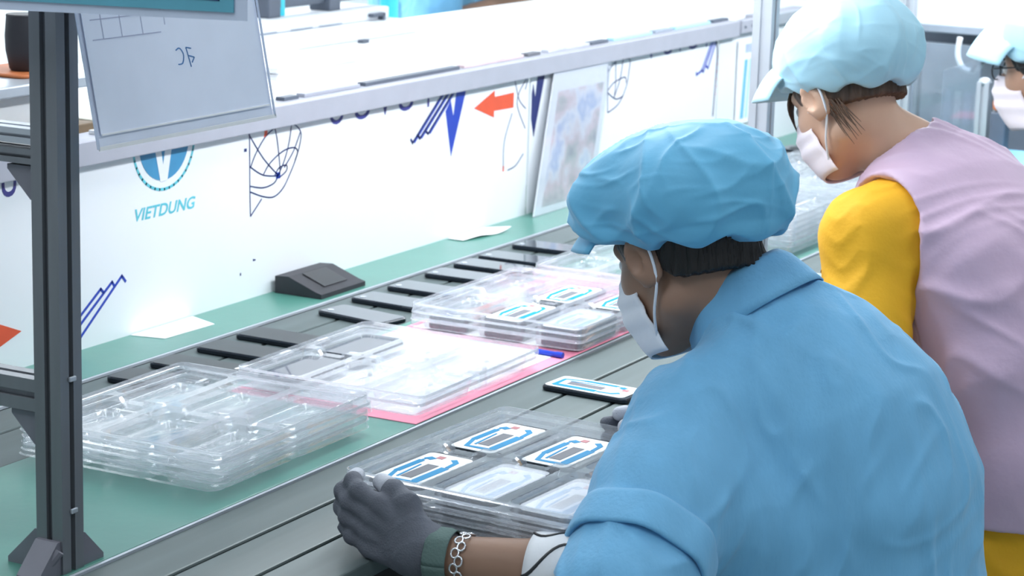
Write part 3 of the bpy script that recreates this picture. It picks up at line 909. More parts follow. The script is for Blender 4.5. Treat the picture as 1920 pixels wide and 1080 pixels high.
# held stack
HX, HY, HR = 2.628, 1.366, math.radians(-3.4)
NH = 6
for k in range(NH):
    tray(HX, HY, 0.006 + k * 0.0115, HR + 0.006 * (k % 2), 'top clear tray of the held stack, three blue-printed phones showing' if k == NH - 1 else 'clear tray lower in the stack held by gloved hands', 'clear trays in the held stack')
ztop = 0.006 + (NH - 1) * 0.0115 + 0.003
for (i, j) in ((0, 2), (1, 2), (1, 1)):
    cx, cy = cell(HX, HY, HR, i, j)
    put(FILM, cx, cy, ztop, HR, 'phone with crisp blue and white backing in the held top tray', 'blue-printed phones in the held tray')
for (i, j) in ((0, 1), (0, 0), (1, 0)):
    cx, cy = cell(HX, HY, HR, i, j)
    put(VEIL, cx, cy, ztop, HR, 'phone under cloudy film in the held top tray', 'film-covered phones in the held tray')
for k in range(NH - 1):
    for (i, j) in ((0, 0), (0, 1), (0, 2), (1, 0)):
        cx, cy = cell(HX, HY, HR, i, j)
        put(GLOSS, cx, cy, ztop - (NH - 1 - k) * 0.0115, HR, 'dark phone inside a lower tray of the held stack', 'phones inside the lower held trays')

# ------------------------------------------------------------------ hanging sheets at the bench end
t = thing('document_pocket', 'clear pocket with pale handwritten sheet hanging from the dark post', 'document', (2.30, 1.70, 0.6))
hp = lambda x, z, d=0.0: (x + 0.0, 1.690 + (z - 0.53) * 0.20 - d, z)
hq = lambda x0, x1, z0, z1, d, th: MB().prism([(x0, z0), (x1, z0), (x1 - 0.0, z1), (x0, z1)], lambda a, b: hp(a, b, d + th), lambda a, b: hp(a, b, d))
build('sheet', hq(2.137, 2.478, 0.545, 0.76, 0, 0.001), 'pocket_paper', t)
build('sheet', hq(2.130, 2.489, 0.529, 0.76, -0.003, 0.001), 'pocket_paper', t)
build('rim', hq(2.128, 2.491, 0.527, 0.5315, 0.001, 0.0015), 'film_white', t)
build('rim', hq(2.137, 2.480, 0.5435, 0.5455, 0.0012, 0.0012), 'paper', t)
build('rim', hq(2.125, 2.129, 0.529, 0.76, 0.001, 0.0015), 'pocket_rim', t)
build('rim', hq(2.487, 2.490, 0.529, 0.76, 0.001, 0.0015), 'pocket_rim', t)
mb = MB()
for (a, b), (c, d) in (((2.15, 0.675), (2.36, 0.675)), ((2.15, 0.652), (2.28, 0.652)), ((2.17, 0.652), (2.17, 0.71)), ((2.205, 0.652), (2.205, 0.71)), ((2.245, 0.652), (2.245, 0.71)), ((2.29, 0.66), (2.29, 0.71)), ((2.335, 0.67), (2.335, 0.71))):
    L = math.hypot(c - a, d - b)
    nx, nz = -(d - b) / L * 0.0006, (c - a) / L * 0.0006
    mb.prism([(a + nx, b + nz), (a - nx, b - nz), (c - nx, d - nz), (c + nx, d + nz)], lambda p, q_: hp(p, q_, 0.0014), lambda p, q_: hp(p, q_, 0.0009))
build('ruled_lines', mb, 'pencil_line', t)
mb = MB()
for ln in (smooth_line([(2.303, 0.628), (2.311, 0.630), (2.317, 0.622), (2.313, 0.612), (2.304, 0.611)]), [(2.324, 0.630), (2.329, 0.606)], [(2.324, 0.630), (2.334, 0.628)], [(2.326, 0.620), (2.338, 0.617), (2.332, 0.611)]):
    for (a, b), (c, d) in zip(ln[:-1], ln[1:]):
        L = math.hypot(c - a, d - b) or 1
        nx, nz = -(d - b) / L * 0.0007, (c - a) / L * 0.0007
        mb.prism([(a + nx, b + nz), (a - nx, b - nz), (c - nx, d - nz), (c + nx, d + nz)], lambda p, q_: hp(p, q_, 0.0016), lambda p, q_: hp(p, q_, 0.0009))
build('handwriting', mb, 'ink_blue', t)
t = thing('teal_sign', 'teal printed sign in a clear pocket topping the dark post', 'sign', (2.06, 1.6, 0.75))
SX = 2.06
build('sheet', MB().prism([(1.452, 0.708), (1.80, 0.700), (1.80, 0.95), (1.452, 0.95)], lambda a, b: (SX, a, b), lambda a, b: (SX + 0.0015, a, b)), 'teal_sheet', t)
build('pocket', MB().prism([(1.436, 0.700), (1.82, 0.688), (1.82, 0.955), (1.436, 0.955)], lambda a, b: (SX + 0.002, a, b), lambda a, b: (SX + 0.0035, a, b)), 'pocket_rim', t)
build('frame_line', MB().box(SX - 0.0006, SX, 1.470, 1.80, 0.7195, 0.7210), 'print_navy', t)
build('frame_line', MB().box(SX - 0.0006, SX, 1.470, 1.4715, 0.7195, 0.94), 'print_navy', t)
build('hook', MB().tube([(SX + 0.004, 1.55, 0.705), (SX + 0.03, 1.60, 0.71), (PX - 0.02, PY - 0.005, 0.72)], 0.003), 'alu_light', t)

# ------------------------------------------------------------------ raised white desk beyond the panel
desk = thing('white_desk', 'long bright white desk beyond the panel rail', 'desk', (5.3, 2.87, -T))
build('top', MB().bbox(3.25, 8.6, 2.52, 3.196, 0.325, 0.35, 0.004), 'desk_white', desk)
for lx in (3.35, 5.1, 6.8, 8.4):
    for ly in (2.56, 3.15):
        build('leg', MB().bbox(lx - 0.02, lx + 0.02, ly - 0.02, ly + 0.02, -T, 0.325, 0.003), 'alu_light', desk)
t = thing('paper_stack', 'thick stack of white paper lying on the white desk', 'paper', (4.15, 2.79, 0.35))
for k in range(5):
    o = 0.004 * ((k * 7) % 3 - 1)
    build('ream', MB().slab([(3.99 + o, 2.70), (4.30 + o, 2.70 + o), (4.30 + o, 2.90), (3.99 + o, 2.90)], 0.3502 + k * 0.005, 0.3550 + k * 0.005), 'paper', t)
t = thing('white_machine', 'low white boxy machine with thin slots on the white desk', 'machine', (4.700, 3.1, 0.35))
build('base', MB().bbox(4.280, 5.020, 2.98, 3.19, 0.3502, 0.382, 0.004), 'machine_white', t)
build('cover', MB().bbox(4.320, 5.000, 3.05, 3.19, 0.382, 0.412, 0.004), 'machine_white', t)
for a, b in ((4.420, 4.500), (4.560, 4.650), (4.680, 4.780)):
    build('slot', MB().box(a, b, 3.0485, 3.0499, 0.384, 0.3865), 'machine_grey', t)
build('handle', MB().bbox(4.900, 4.960, 3.035, 3.05, 0.392, 0.40, 0.002), 'machine_dark', t)
build('handle', MB().bbox(4.948, 4.960, 3.035, 3.05, 0.372, 0.40, 0.002), 'machine_dark', t)
t = thing('black_rail_fixture', 'dark sliding rail fixture lying across the white machine', 'fixture', (4.780, 3.12, 0.412))
build('bar', MB().bbox(4.540, 5.040, 3.10, 3.13, 0.430, 0.455, 0.003), 'machine_dark', t)
for a in (4.520, 4.780):
    build('block', MB().bbox(a, a + 0.05, 3.085, 3.145, 0.4122, 0.46, 0.003), 'machine_dark', t)
t = thing('aqua_bottle', 'aqua squeeze bottle standing on the desk beside the dark rail fixture', 'bottle', (5.130, 3.13, 0.35))
build('body', MB().lathe((5.130, 3.13, 0.3502), [(0.022, 0), (0.024, 0.004), (0.024, 0.07), (0.012, 0.085), (0.010, 0.095)], 20), 'aqua', t, smooth='auto')
build('cap', MB().lathe((5.130, 3.13, 0.4455), [(0.011, 0), (0.011, 0.014), (0.003, 0.03)], 16), 'machine_white', t, smooth='auto')
t = thing('aqua_bottle', 'pale aqua bottle standing on the desk behind the hanging pocket', 'bottle', (4.62, 3.0, 0.35))
build('body', MB().lathe((4.60, 3.12, 0.412), [(0.020, 0.0), (0.022, 0.003), (0.022, 0.05), (0.010, 0.065), (0.009, 0.075)], 20), 'aqua', t, smooth='auto')
build('cap', MB().lathe((4.60, 3.12, 0.4872), [(0.010, 0), (0.010, 0.012), (0.003, 0.02)], 16), 'machine_white', t, smooth='auto')
for k, (x, y, yy) in enumerate(((4.72, 2.95, 0), (4.34, 2.785, 0))):
    tag(build('magnet_block', MB().bbox(x - 0.014, x + 0.014, y - 0.008, y + 0.008, 0.3502, 0.358, 0.0015), 'machine_dark', org=(x, y, 0.35)),
        ['small dark block on the white desk near the low machine', 'small dark block on the white desk near the paper stack'][k], 'block')

# shelf rack at far left behind the post
rk = thing('shelf_rack', 'rack with grey shelf and wooden board behind the dark post', 'rack', (3.0, 2.9, -T))
build('shelf', MB().bbox(2.6, 3.22, 2.56, 3.2, 0.425, 0.445, 0.003), 'alu_light', rk)
build('board', MB().bbox(2.6, 3.22, 2.56, 3.2, 0.345, 0.362, 0.002), 'wood', rk)
build('board_edge', MB().bbox(3.22, 3.235, 2.56, 3.2, 0.343, 0.364, 0.002), 'wood_pale', rk)
for lx, ly in ((2.62, 2.6), (2.62, 3.17), (3.19, 2.6), (3.19, 3.17)):
    build('leg', MB().bbox(lx - 0.018, lx + 0.018, ly - 0.018, ly + 0.018, -T, 0.345, 0.003), 'bracket_grey', rk)
    build('upright', MB().bbox(lx - 0.012, lx + 0.012, ly - 0.012, ly + 0.012, 0.362, 0.425, 0.002), 'bracket_grey', rk)
tag(build('orange_tray', MB().rslab(3.15, 2.675, 0.14, 0.14, 0.015, 0.4452, 0.4515, 0.002), 'orange', org=(3.14, 2.70, 0.445)), 'flat orange tray under the black cup on the rack', 'tray')
t = thing('black_cup', 'matt black barrel-shaped cup standing on an orange tray', 'cup', (3.14, 2.69, 0.4515))
build('body', MB().lathe((3.145, 2.655, 0.4517), [(0.024, 0), (0.027, 0.004), (0.033, 0.035), (0.034, 0.06), (0.031, 0.095), (0.029, 0.095), (0.030, 0.06), (0.022, 0.01)], 28), 'cup_black', t, smooth='auto')
build('rim', MB().lathe((3.145, 2.655, 0.545), [(0.0312, 0), (0.0318, 0.002), (0.0305, 0.004)], 28), 'cup_black', t, smooth='auto')
tag(build('white_carton', MB().bbox(2.95, 3.20, 2.60, 2.80, 0.3622, 0.42, 0.003), 'desk_white', org=(3.07, 2.7, 0.362)), 'white carton between the rack shelf and wooden board', 'carton')


# ------------------------------------------------------------------ background machines at the far end
def bgbox(name, label, cat, c, s, m, extra=None, b=0.006, org=None):
    t_ = thing(name, label, cat, (c[0], c[1], -T))
    build('housing', MB().bbox(c[0] - s[0] / 2, c[0] + s[0] / 2, c[1] - s[1] / 2, c[1] + s[1] / 2, c[2] - s[2] / 2, c[2] + s[2] / 2, b), m, t_)
    return t_


t = bgbox('machine_hood', 'white machine hood with grey lower edge behind the capped workers', 'machine', (6.62, 1.86, 0.50), (0.5, 0.62, 0.36), 'machine_white')
build('lower_edge', MB().bbox(6.36, 6.88, 1.54, 2.18, 0.312, 0.335, 0.003), 'machine_grey', t)
for ly in (2.16, 1.56):
    build('support', MB().prism(tslot(0.02), lambda a, b: (6.40 + a, ly + b, -T), lambda a, b: (6.40 + a, ly + b, 0.312)), 'alu_light', t)
t = bgbox('test_machine', 'dark grey test machine with pale screen and blue keys under the white hood', 'machine', (7.0, 1.95, -0.25), (0.4, 0.7, 1.06), 'machine_dark')
build('face_panel', MB().bbox(6.785, 6.80, 1.62, 2.25, -0.06, 0.24, 0.003), 'machine_grey', t)
build('screen', MB().bbox(6.775, 6.785, 1.75, 1.92, 0.02, 0.16, 0.003), 'photo_pale', t)
for k in range(6):
    build('key', MB().bbox(6.775, 6.785, 2.0 + 0.03 * k, 2.02 + 0.03 * k, 0.0, 0.10, 0.002), 'photo_blue' if k % 2 else 'machine_white', t)
t = thing('acrylic_shield', 'clear acrylic shield between aluminium posts behind pink-vested worker', 'shield', (5.9, 1.86, 0))
build('sheet', MB().bbox(5.90, 5.905, 1.80, 1.985, 0.0035, 0.33, 0.001), 'acrylic', t)
build('sheet', MB().bbox(5.92, 6.25, 1.90, 1.905, 0.0035, 0.26, 0.001), 'acrylic', t)
build('post', MB().prism(tslot(0.016), lambda a, b: (5.9 + a, 1.785 + b, 0.0035), lambda a, b: (5.9 + a, 1.785 + b, 0.24)), 'alu_light', t)
build('post', MB().prism(tslot(0.016), lambda a, b: (5.9 + a, 2.0 + b, 0.0035), lambda a, b: (5.9 + a, 2.0 + b, 0.55)), 'alu_light', t)
build('post_cap', MB().ball((5.9, 1.785, 0.24), (0.017, 0.017, 0.012), 6), 'alu_light', t)
t = thing('flexible_hose', 'white looped hose with black cable hanging from the white hood', 'hose', (6.3, 1.9, 0.2))
build('hose', MB().tube(smooth_line([(6.30, 1.985, 0.31), (6.29, 1.985, 0.26), (6.29, 1.965, 0.225), (6.29, 1.93, 0.225), (6.29, 1.905, 0.27), (6.30, 1.90, 0.31)]), 0.008), 'machine_white', t, smooth=True)
build('cable', MB().tube(smooth_line([(6.28, 1.94, 0.22), (6.28, 1.92, 0.25), (6.27, 1.88, 0.28), (6.27, 1.82, 0.285), (6.30, 1.78, 0.31)]), [0.006] * 5 + [0.014] * 10 + [0.008] * 6), 'black', t, smooth=True)
tag(build('orange_bottle', MB().lathe((5.62, 1.655, 0.205), [(0.012, 0), (0.019, 0.004), (0.021, 0.02), (0.017, 0.034), (0.008, 0.038)], 18), 'orange', org=(5.62, 1.655, 0.205), smooth='auto'), 'small orange bottle on a grey stand before the worker in glasses', 'bottle')
tag(build('bottle_stand', MB().bbox(5.60, 5.64, 1.635, 1.675, 0.0002, 0.204, 0.004), 'machine_dark', org=(5.62, 1.655, 0)), 'grey stand under the small orange bottle', 'stand')
t = thing('blue_crate', 'light blue slatted plastic crate behind the pink-vested worker', 'crate', (5.55, 1.62, 0.0))
build('rim', MB().bbox(5.40, 5.70, 1.48, 1.665, 0.085, 0.10, 0.003), 'crate_blue', t)
for k in range(8):
    build('slat', MB().bbox(5.40, 5.408, 1.485 + k * 0.023, 1.50 + k * 0.023, 0.004, 0.086, 0.001), 'crate_blue', t)
build('base', MB().bbox(5.40, 5.70, 1.48, 1.665, 0.0003, 0.01, 0.002), 'crate_blue', t)
build('inner', MB().bbox(5.41, 5.69, 1.49, 1.655, 0.01, 0.08, 0.002), 'machine_grey', t)
t = bgbox('control_box', 'dark control box with pale drawer behind the worker in glasses', 'machine', (6.05, 1.62, 0.09), (0.3, 0.22, 0.178), 'machine_dark')
build('drawer', MB().bbox(5.892, 5.90, 1.54, 1.70, 0.03, 0.07, 0.002), 'machine_white', t)

# ------------------------------------------------------------------ signed-distance modelling for people and cloth
class Field:
    def __init__(s, lo, hi, h):
        s.lo = np.array(lo, float)
        s.h = h
        s.n = np.ceil((np.array(hi) - s.lo) / h).astype(int) + 1
        s.D = np.full(tuple(s.n), 0.5, np.float32)

    def blk(s, lo, hi):
        a = np.clip(np.floor((np.array(lo) - s.lo) / s.h).astype(int), 0, s.n)
        b = np.clip(np.ceil((np.array(hi) - s.lo) / s.h).astype(int) + 1, 0, s.n)
        if (b <= a).any():
            return None, None
        ax = [(s.lo[i] + s.h * np.arange(a[i], b[i])).astype(np.float32) for i in range(3)]
        return tuple(slice(a[i], b[i]) for i in range(3)), (ax[0][:, None, None], ax[1][None, :, None], ax[2][None, None, :])

    def comb(s, sl, d, k, op):
        A = s.D[sl]
        if op == 'u':
            h = np.maximum(k - np.abs(A - d), 0) / k if k > 0 else 0
            s.D[sl] = np.minimum(A, d) - h * h * k * 0.25
        elif op == 's':
            d = -d
            h = np.maximum(k - np.abs(A - d), 0) / k if k > 0 else 0
            s.D[sl] = np.maximum(A, d) + h * h * k * 0.25

    def cone(s, a, b, ra, rb, k=0.02, op='u', L=None, st=1.0):
        a, b = np.array(a, float), np.array(b, float)
        m = max(ra, rb) * st + k + 0.05
        sl, G = s.blk(np.minimum(a, b) - m, np.maximum(a, b) + m)
        if sl is None:
            return s
        ab = b - a
        p = [G[i] - np.float32(a[i]) for i in range(3)]
        if L is not None and st != 1.0:
            pl = p[0] * np.float32(L[0]) + p[1] * np.float32(L[1]) + p[2] * np.float32(L[2])
            f = np.float32(1 / st - 1)
            p = [p[i] + pl * f * np.float32(L[i]) for i in range(3)]
            al = ab @ np.array(L)
            ab = ab + np.array(L) * al * (1 / st - 1)
        den = max(ab @ ab, 1e-9)
        t_ = np.clip((p[0] * np.float32(ab[0]) + p[1] * np.float32(ab[1]) + p[2] * np.float32(ab[2])) / np.float32(den), 0, 1)
        d = np.sqrt(sum((p[i] - t_ * np.float32(ab[i])) ** 2 for i in range(3))) - (np.float32(ra) + t_ * np.float32(rb - ra))
        s.comb(sl, d, k, op)
        return s

    def ell(s, c, r, M=None, k=0.02, op='u'):
        """ellipsoid; rows of M are its axes"""
        c, r = np.array(c, float), np.array(r, float)
        M = np.eye(3) if M is None else np.array(M, float)
        m = r.max() + k + 0.05
        sl, G = s.blk(c - m, c + m)
        if sl is None:
            return s
        p = [G[i] - np.float32(c[i]) for i in range(3)]
        q_ = [(p[0] * np.float32(M[j][0]) + p[1] * np.float32(M[j][1]) + p[2] * np.float32(M[j][2])) for j in range(3)]
        k0 = np.sqrt(sum((q_[j] / np.float32(r[j])) ** 2 for j in range(3)))
        k1 = np.sqrt(sum((q_[j] / np.float32(r[j] ** 2)) ** 2 for j in range(3))) + 1e-6
        s.comb(sl, k0 * (k0 - 1) / k1, k, op)
        return s

    def coords(s):
        return np.meshgrid(*[(s.lo[i] + s.h * np.arange(s.n[i])).astype(np.float32) for i in range(3)], indexing='ij', sparse=True)

    def mesh(s):
        D = s.D.copy()
        for ax in range(3):
            sl = [slice(None)] * 3
            for e in (0, -1):
                sl[ax] = e
                D[tuple(sl)] = np.maximum(D[tuple(sl)], 0.01)
        g = openvdb.FloatGrid(background=0.5)
        g.copyFromArray(D)
        p, q_ = g.convertToQuads(0.0)
        v = p.astype(np.float64) * s.h + s.lo
        f = q_.astype(np.int64)
        a, b, c, d = v[f[:, 0]], v[f[:, 1]], v[f[:, 2]], v[f[:, 3]]
        vol = np.einsum('ij,ij->i', a, np.cross(b, c) + np.cross(c, d)).sum()
        if vol < 0:
            f = f[:, ::-1]
        return v, f


def normals(v, f):
    n = np.zeros_like(v)
    fn = np.cross(v[f[:, 2]] - v[f[:, 0]], v[f[:, 3]] - v[f[:, 1]])
    for k in range(4):
        np.add.at(n, f[:, k], fn)
    return n / (np.linalg.norm(n, axis=1, keepdims=True) + 1e-12)


def relax(v, f, it=2, lam=0.5):
    for _ in range(it):
        s_ = np.zeros_like(v)
        c = np.zeros(len(v))
        for k in range(4):
            np.add.at(s_, f[:, k], v[f[:, (k + 1) % 4]])
            np.add.at(c, f[:, k], 1)
            np.add.at(s_, f[:, k], v[f[:, (k + 3) % 4]])
            np.add.at(c, f[:, k], 1)
        v = v + lam * (s_ / np.maximum(c, 1)[:, None] - v)
    return v


def ridge(x):
    return 1 - np.abs(np.sin(x))


def folds(p, seed, freq, amp, direction=None, aniso=3.0):
    """drapery: ridged, domain-warped waves, mostly across one direction"""
    r = np.random.default_rng(seed)
    out = np.zeros(len(p))
    for o in range(3):
        d = r.normal(size=3)
        if direction is not None:
            d = np.array(direction) * aniso + d
        d /= np.linalg.norm(d)
        e, g = r.normal(size=3), r.normal(size=3)
        fr_ = freq * (1.7 ** o)
        ph = p @ d * fr_ + 1.6 * np.sin(p @ e * fr_ * 0.5 + o) + 1.1 * np.sin(p @ g * fr_ * 0.35 + 2 * o)
        gate = 0.5 + 0.5 * np.sin(p @ g * fr_ * 0.45 + p @ e * fr_ * 0.3 + 1.3 * o)
        out += amp * (0.6 ** o) * (ridge(ph) ** 2 - 0.35) * gate
    return out


def unit(a):
    a = np.array(a, float)
    return a / np.linalg.norm(a)


def hand_cones(W, D, S, Nn, curl=(0.3, 0.6, 0.5), thumb=None, sc=1.0):
    """list of (a,b,ra,rb); D to the fingers, S to the thumb side, Nn out of the palm"""
    W, D, S, Nn = np.array(W, float), unit(D), unit(S), unit(Nn)
    out = []
    for off, ln, r in ((0.030, 0.92, 0.0098), (0.010, 1.0, 0.0102), (-0.011, 0.94, 0.0098), (-0.030, 0.76, 0.0088)):
        kn = W + (D * 0.088 + S * off - D * abs(off - 0.005) * 0.25) * sc
        out.append((W + S * off * 0.55 * sc + D * 0.012, kn, 0.0175 * sc, 0.0125 * sc))
        p, a = kn, 0.0
        for l, c in zip((0.043, 0.027, 0.021), curl):
            a += c
            q_ = p + (D * math.cos(a) + Nn * math.sin(a)) * l * ln * sc
            out.append((p, q_, r * 1.12 * sc, r * 0.95 * sc))
            p, r = q_, r * 0.95
    b0 = W + (D * 0.022 + S * 0.020) * sc
    b1 = W + (D * 0.052 + S * 0.046 + Nn * 0.006) * sc
    tip = np.array(thumb, float) if thumb is not None else b1 + (D * 0.045 + S * 0.012 + Nn * 0.02) * sc
    mid = (b1 + tip) / 2 + (S * 0.004 - Nn * 0.002) * sc
    out += [(b0, b1, 0.0175 * sc, 0.0145 * sc), (b1, mid, 0.0135 * sc, 0.0118 * sc), (mid, tip, 0.0118 * sc, 0.0098 * sc)]
    return out


def head_frame(C, az, pitch, roll=0.0):
    az, pitch, roll = map(math.radians, (az, pitch, roll))
    F0 = np.array([math.cos(az), math.sin(az), 0])
    Z = np.array([0, 0, 1.0])
    L = np.cross(Z, F0)
    F = math.cos(pitch) * F0 - math.sin(pitch) * Z
    U = math.sin(pitch) * F0 + math.cos(pitch) * Z
    L, U = L * math.cos(roll) + U * math.sin(roll), U * math.cos(roll) - L * math.sin(roll)
    M = np.stack([F, L, U])             # rows: axes
    return np.array(C, float), M


def add_head(fd, C, M, sc=1.0):
    w_ = lambda p: C + (np.array(p, float) * sc) @ M
    E = lambda c, r, k=0.02, op='u': fd.ell(w_(c), np.array(r) * sc, M, k, op)
    K = lambda a, b, ra, rb, k=0.012, op='u': fd.cone(w_(a), w_(b), ra * sc, rb * sc, k, op)
    E((-0.012, 0, 0.035), (0.098, 0.076, 0.092))
    E((0.030, 0, -0.030), (0.064, 0.058, 0.082), 0.03)
    for s_ in (-1, 1):
        K((-0.012, s_ * 0.050, -0.062), (0.066, s_ * 0.014, -0.104), 0.022, 0.019, 0.025)
        E((0.052, s_ * 0.036, -0.022), (0.03, 0.026, 0.026), 0.02)
        fd.ell(w_((0.100, s_ * 0.031, 0.008)), np.array((0.017, 0.017, 0.011)) * sc, M, 0.012, 's')
        K((0.078, s_ * 0.012, 0.026), (0.066, s_ * 0.048, 0.026), 0.013, 0.012, 0.012)
        # ear: shell with a hollow
        tl = unit((0.25, s_ * 0.9, 0.0))
        ax = np.stack([unit((1, 0, -0.25)) @ M, unit((-0.45, s_ * 1.0, 0)) @ M, unit((0.25, 0, 1)) @ M])
        fd.ell(w_((-0.010, s_ * 0.0865, -0.002)), np.array((0.021, 0.0095, 0.036)) * sc, ax, 0.008, 'u')
        fd.ell(w_((-0.003, s_ * 0.0965, 0.001)), np.array((0.010, 0.007, 0.019)) * sc, ax, 0.005, 's')
        fd.cone(w_((-0.002, s_ * 0.080, -0.024)), w_((-0.004, s_ * 0.081, -0.031)), 0.0075 * sc, 0.007 * sc, 0.006)
    K((0.086, 0, 0.012), (0.108, 0, -0.032), 0.008, 0.013, 0.012)
    K((0.092, -0.010, -0.036), (0.092, 0.010, -0.036), 0.010, 0.010, 0.008)
    K((0.088, -0.017, -0.060), (0.088, 0.017, -0.060), 0.009, 0.009, 0.010)
    E((0.082, 0, -0.098), (0.016, 0.018, 0.015), 0.015)


CAP_MAN = dict(parts=[((-0.012, 0, 0.078), (0.150, 0.124, 0.098)), ((-0.095, 0.0, 0.056), (0.092, 0.112, 0.080)), ((0.06, 0.0, 0.075), (0.085, 0.105, 0.075))], hem=(0.020, 0.46, 0.20), amp=0.011, n=7)
CAP_WOMAN = dict(parts=[((-0.014, 0, 0.072), (0.132, 0.108, 0.106)), ((-0.080, 0.0, 0.060), (0.085, 0.100, 0.088))], hem=(0.016, 0.40, 0.26), amp=0.006, n=9)


def local_obj(name, v, f, m, parent, C, M, sc, smooth=True, thick=0.0):
    return mesh_obj(name, C + (np.asarray(v) * sc) @ M, f, m, parent, smooth=smooth, thick=thick)


def add_cap(parent, C, M, sc, cap, m, seed, brim=(0.062, 0.030)):
    fd = Field((-0.22, -0.16, -0.10), (0.18, 0.16, 0.22), 0.0032)
    for c, r in cap['parts']:
        fd.ell(c, r, None, 0.05)
    x, y, z = fd.coords()
    hem = cap['hem'][0] + cap['hem'][1] * np.maximum(x, 0) + cap['hem'][2] * np.minimum(x, 0) + 0.006 * np.sin(9 * np.arctan2(y, x + 0.02) + seed)
    D0 = fd.D.copy()
    fd.D = np.maximum(D0, hem - z)
    # hollow so that the head shows no solid floor
    fd.D = np.maximum(fd.D, -np.maximum(D0 + 0.024, z - hem - 0.035))
    v, f = fd.mesh()
    n = normals(v, f)
    th = np.arctan2(v[:, 1], v[:, 0] + 0.02)
    hh = v[:, 2] - (cap['hem'][0] + cap['hem'][1] * np.maximum(v[:, 0], 0) + cap['hem'][2] * np.minimum(v[:, 0], 0))
    gate = np.clip(1.15 - hh / 0.17, 0.12, 1)
    ph = cap['n'] * th + 2.2 * np.sin(2 * th + seed) + 1.5 * np.sin(26 * v[:, 2] + 3 * th + seed)
    dsp = cap['amp'] * gate * (ridge(ph * 0.5) ** 2 - 0.4) + 0.8 * cap['amp'] * gate * np.sin(ph * 0.5 + 1.0) * 0.5
    dsp += folds(v, seed + 3, 38, cap['amp'] * 0.55, (0.5, 0.3, -0.8), 1.6)
    dsp *= np.clip(hh / 0.02, 0.15, 1)
    v = relax(v + n * dsp[:, None], f, 1, 0.4)
    o = local_obj('cap', v, f, m, parent, C, M, sc)
    bl, bd, rise = (tuple(brim) + (0.0,))[:3]
    h0, h1 = cap['hem'][:2]

    def bf(u, t_):
        a = math.radians(-68 + 136 * u)
        fx, ly = 0.118 * math.cos(a) - 0.005, 0.104 * math.sin(a)
        k = math.cos(a) ** 0.8
        return (fx + bl * t_ * k, ly + 0.012 * t_ * math.sin(a), h0 + h1 * max(fx, 0) + 0.010 + rise * k - (bd + rise) * t_ * (0.35 + 0.65 * t_) * k - 0.012 * (1 - math.cos(a)) * t_)
    mb = MB().grid(bf, 24, 8)
    local_obj('brim', mb.v, mb.f, m, o, C, M, sc, thick=0.003)
    return o


def add_mask(parent, C, M, sc, m, loops='mask_white'):
    prof = [(0.0, 0.112, 0.050, -0.006), (0.15, 0.121, 0.058, -0.020), (0.35, 0.126, 0.0645, -0.040), (0.6, 0.122, 0.0655, -0.068), (0.8, 0.110, 0.063, -0.094), (1.0, 0.084, 0.057, -0.126)]

    def mf(u, t_):
        am = 74 + 16 * t_
        a = math.radians(-am + 2 * am * u)
        k = [np.interp(t_, [q_[0] for q_ in prof], [q_[i] for q_ in prof]) for i in (1, 2, 3)]
        c = math.copysign(abs(math.cos(a)) ** 0.85, math.cos(a))
        pl = 0.0012 * math.sin(t_ * 22)
        return (0.012 + (k[0] - 0.012) * c + pl * c, (k[1] + pl) * math.sin(a), k[2] + 0.010 * abs(math.sin(a)) ** 2 * (t_ - 0.45))
    mb = MB().grid(mf, 32, 20)
    o = local_obj('face_mask', mb.v, mb.f, m, parent, C, M, sc, thick=0.0022)
    for s_ in (-1, 1):
        p = [(0.046, s_ * 0.058, -0.020), (0.010, s_ * 0.078, 0.012), (-0.006, s_ * 0.088, 0.030), (-0.024, s_ * 0.0905, 0.022), (-0.029, s_ * 0.088, 0.0), (-0.022, s_ * 0.082, -0.032), (0.004, s_ * 0.074, -0.07), (0.028, s_ * 0.057, -0.105)]
        mb = MB().tube([(a, b, c) for a, b, c in smooth_line3(p)], 0.0021, 6)
        local_obj('ear_loop', mb.v, mb.f, loops, o, C, M, sc)
    return o


def smooth_line3(pts, n=5):
    P = [np.array(p, float) for p in pts]
    out = []
    for i in range(len(P) - 1):
        p0, p1, p2, p3 = P[max(i - 1, 0)], P[i], P[i + 1], P[min(i + 2, len(P) - 1)]
        for k in range(n):
            t_ = k / n
            out.append(tuple(0.5 * (2 * p1 + (p2 - p0) * t_ + (2 * p0 - 5 * p1 + 4 * p2 - p3) * t_ * t_ + (3 * p1 - p0 - 3 * p2 + p3) * t_ ** 3)))
    out.append(tuple(P[-1]))
    return out


def add_hair(parent, C, M, sc, m, N, up=0.0):
    Nl = ((np.array(N) - C) / sc) @ M.T
    fd = Field((-0.16, -0.11, -0.16), (0.13, 0.11, 0.16), 0.0036)
    fd.ell((-0.014, 0, 0.035), (0.106, 0.0835, 0.099), None, 0.02)
    fd.cone((-0.035, 0, -0.03), (-0.035, 0, -0.03) + (Nl - np.array((-0.035, 0, -0.03))) * 0.5, 0.066, 0.064, 0.03)
    x, y, z = fd.coords()
    low = np.interp(np.broadcast_to(x, fd.D.shape).ravel(), [-0.13, -0.05, -0.02, 0.01, 0.024, 0.036, 0.06, 0.10], [-0.052, -0.046, -0.026, -0.012, -0.022, -0.012, 0.026, 0.040]).reshape(fd.D.shape)
    low = low + up * np.clip(-x / 0.02, 0, 1)
    fd.D = np.maximum(fd.D, (low - z) * 0.7)
    for s_ in (-1, 1):
        fd.ell((-0.008, s_ * 0.088, -0.004), (0.024, 0.022, 0.037), None, 0.004, 's')
    v, f = fd.mesh()
    n = normals(v, f)
    v = v + n * (0.0018 * np.sin(v[:, 1] * 700 + 60 * v[:, 0]) * np.clip((v[:, 0] < 0.08), 0, 1))[:, None]
    return local_obj('hair', v, f, m, parent, C, M, sc)


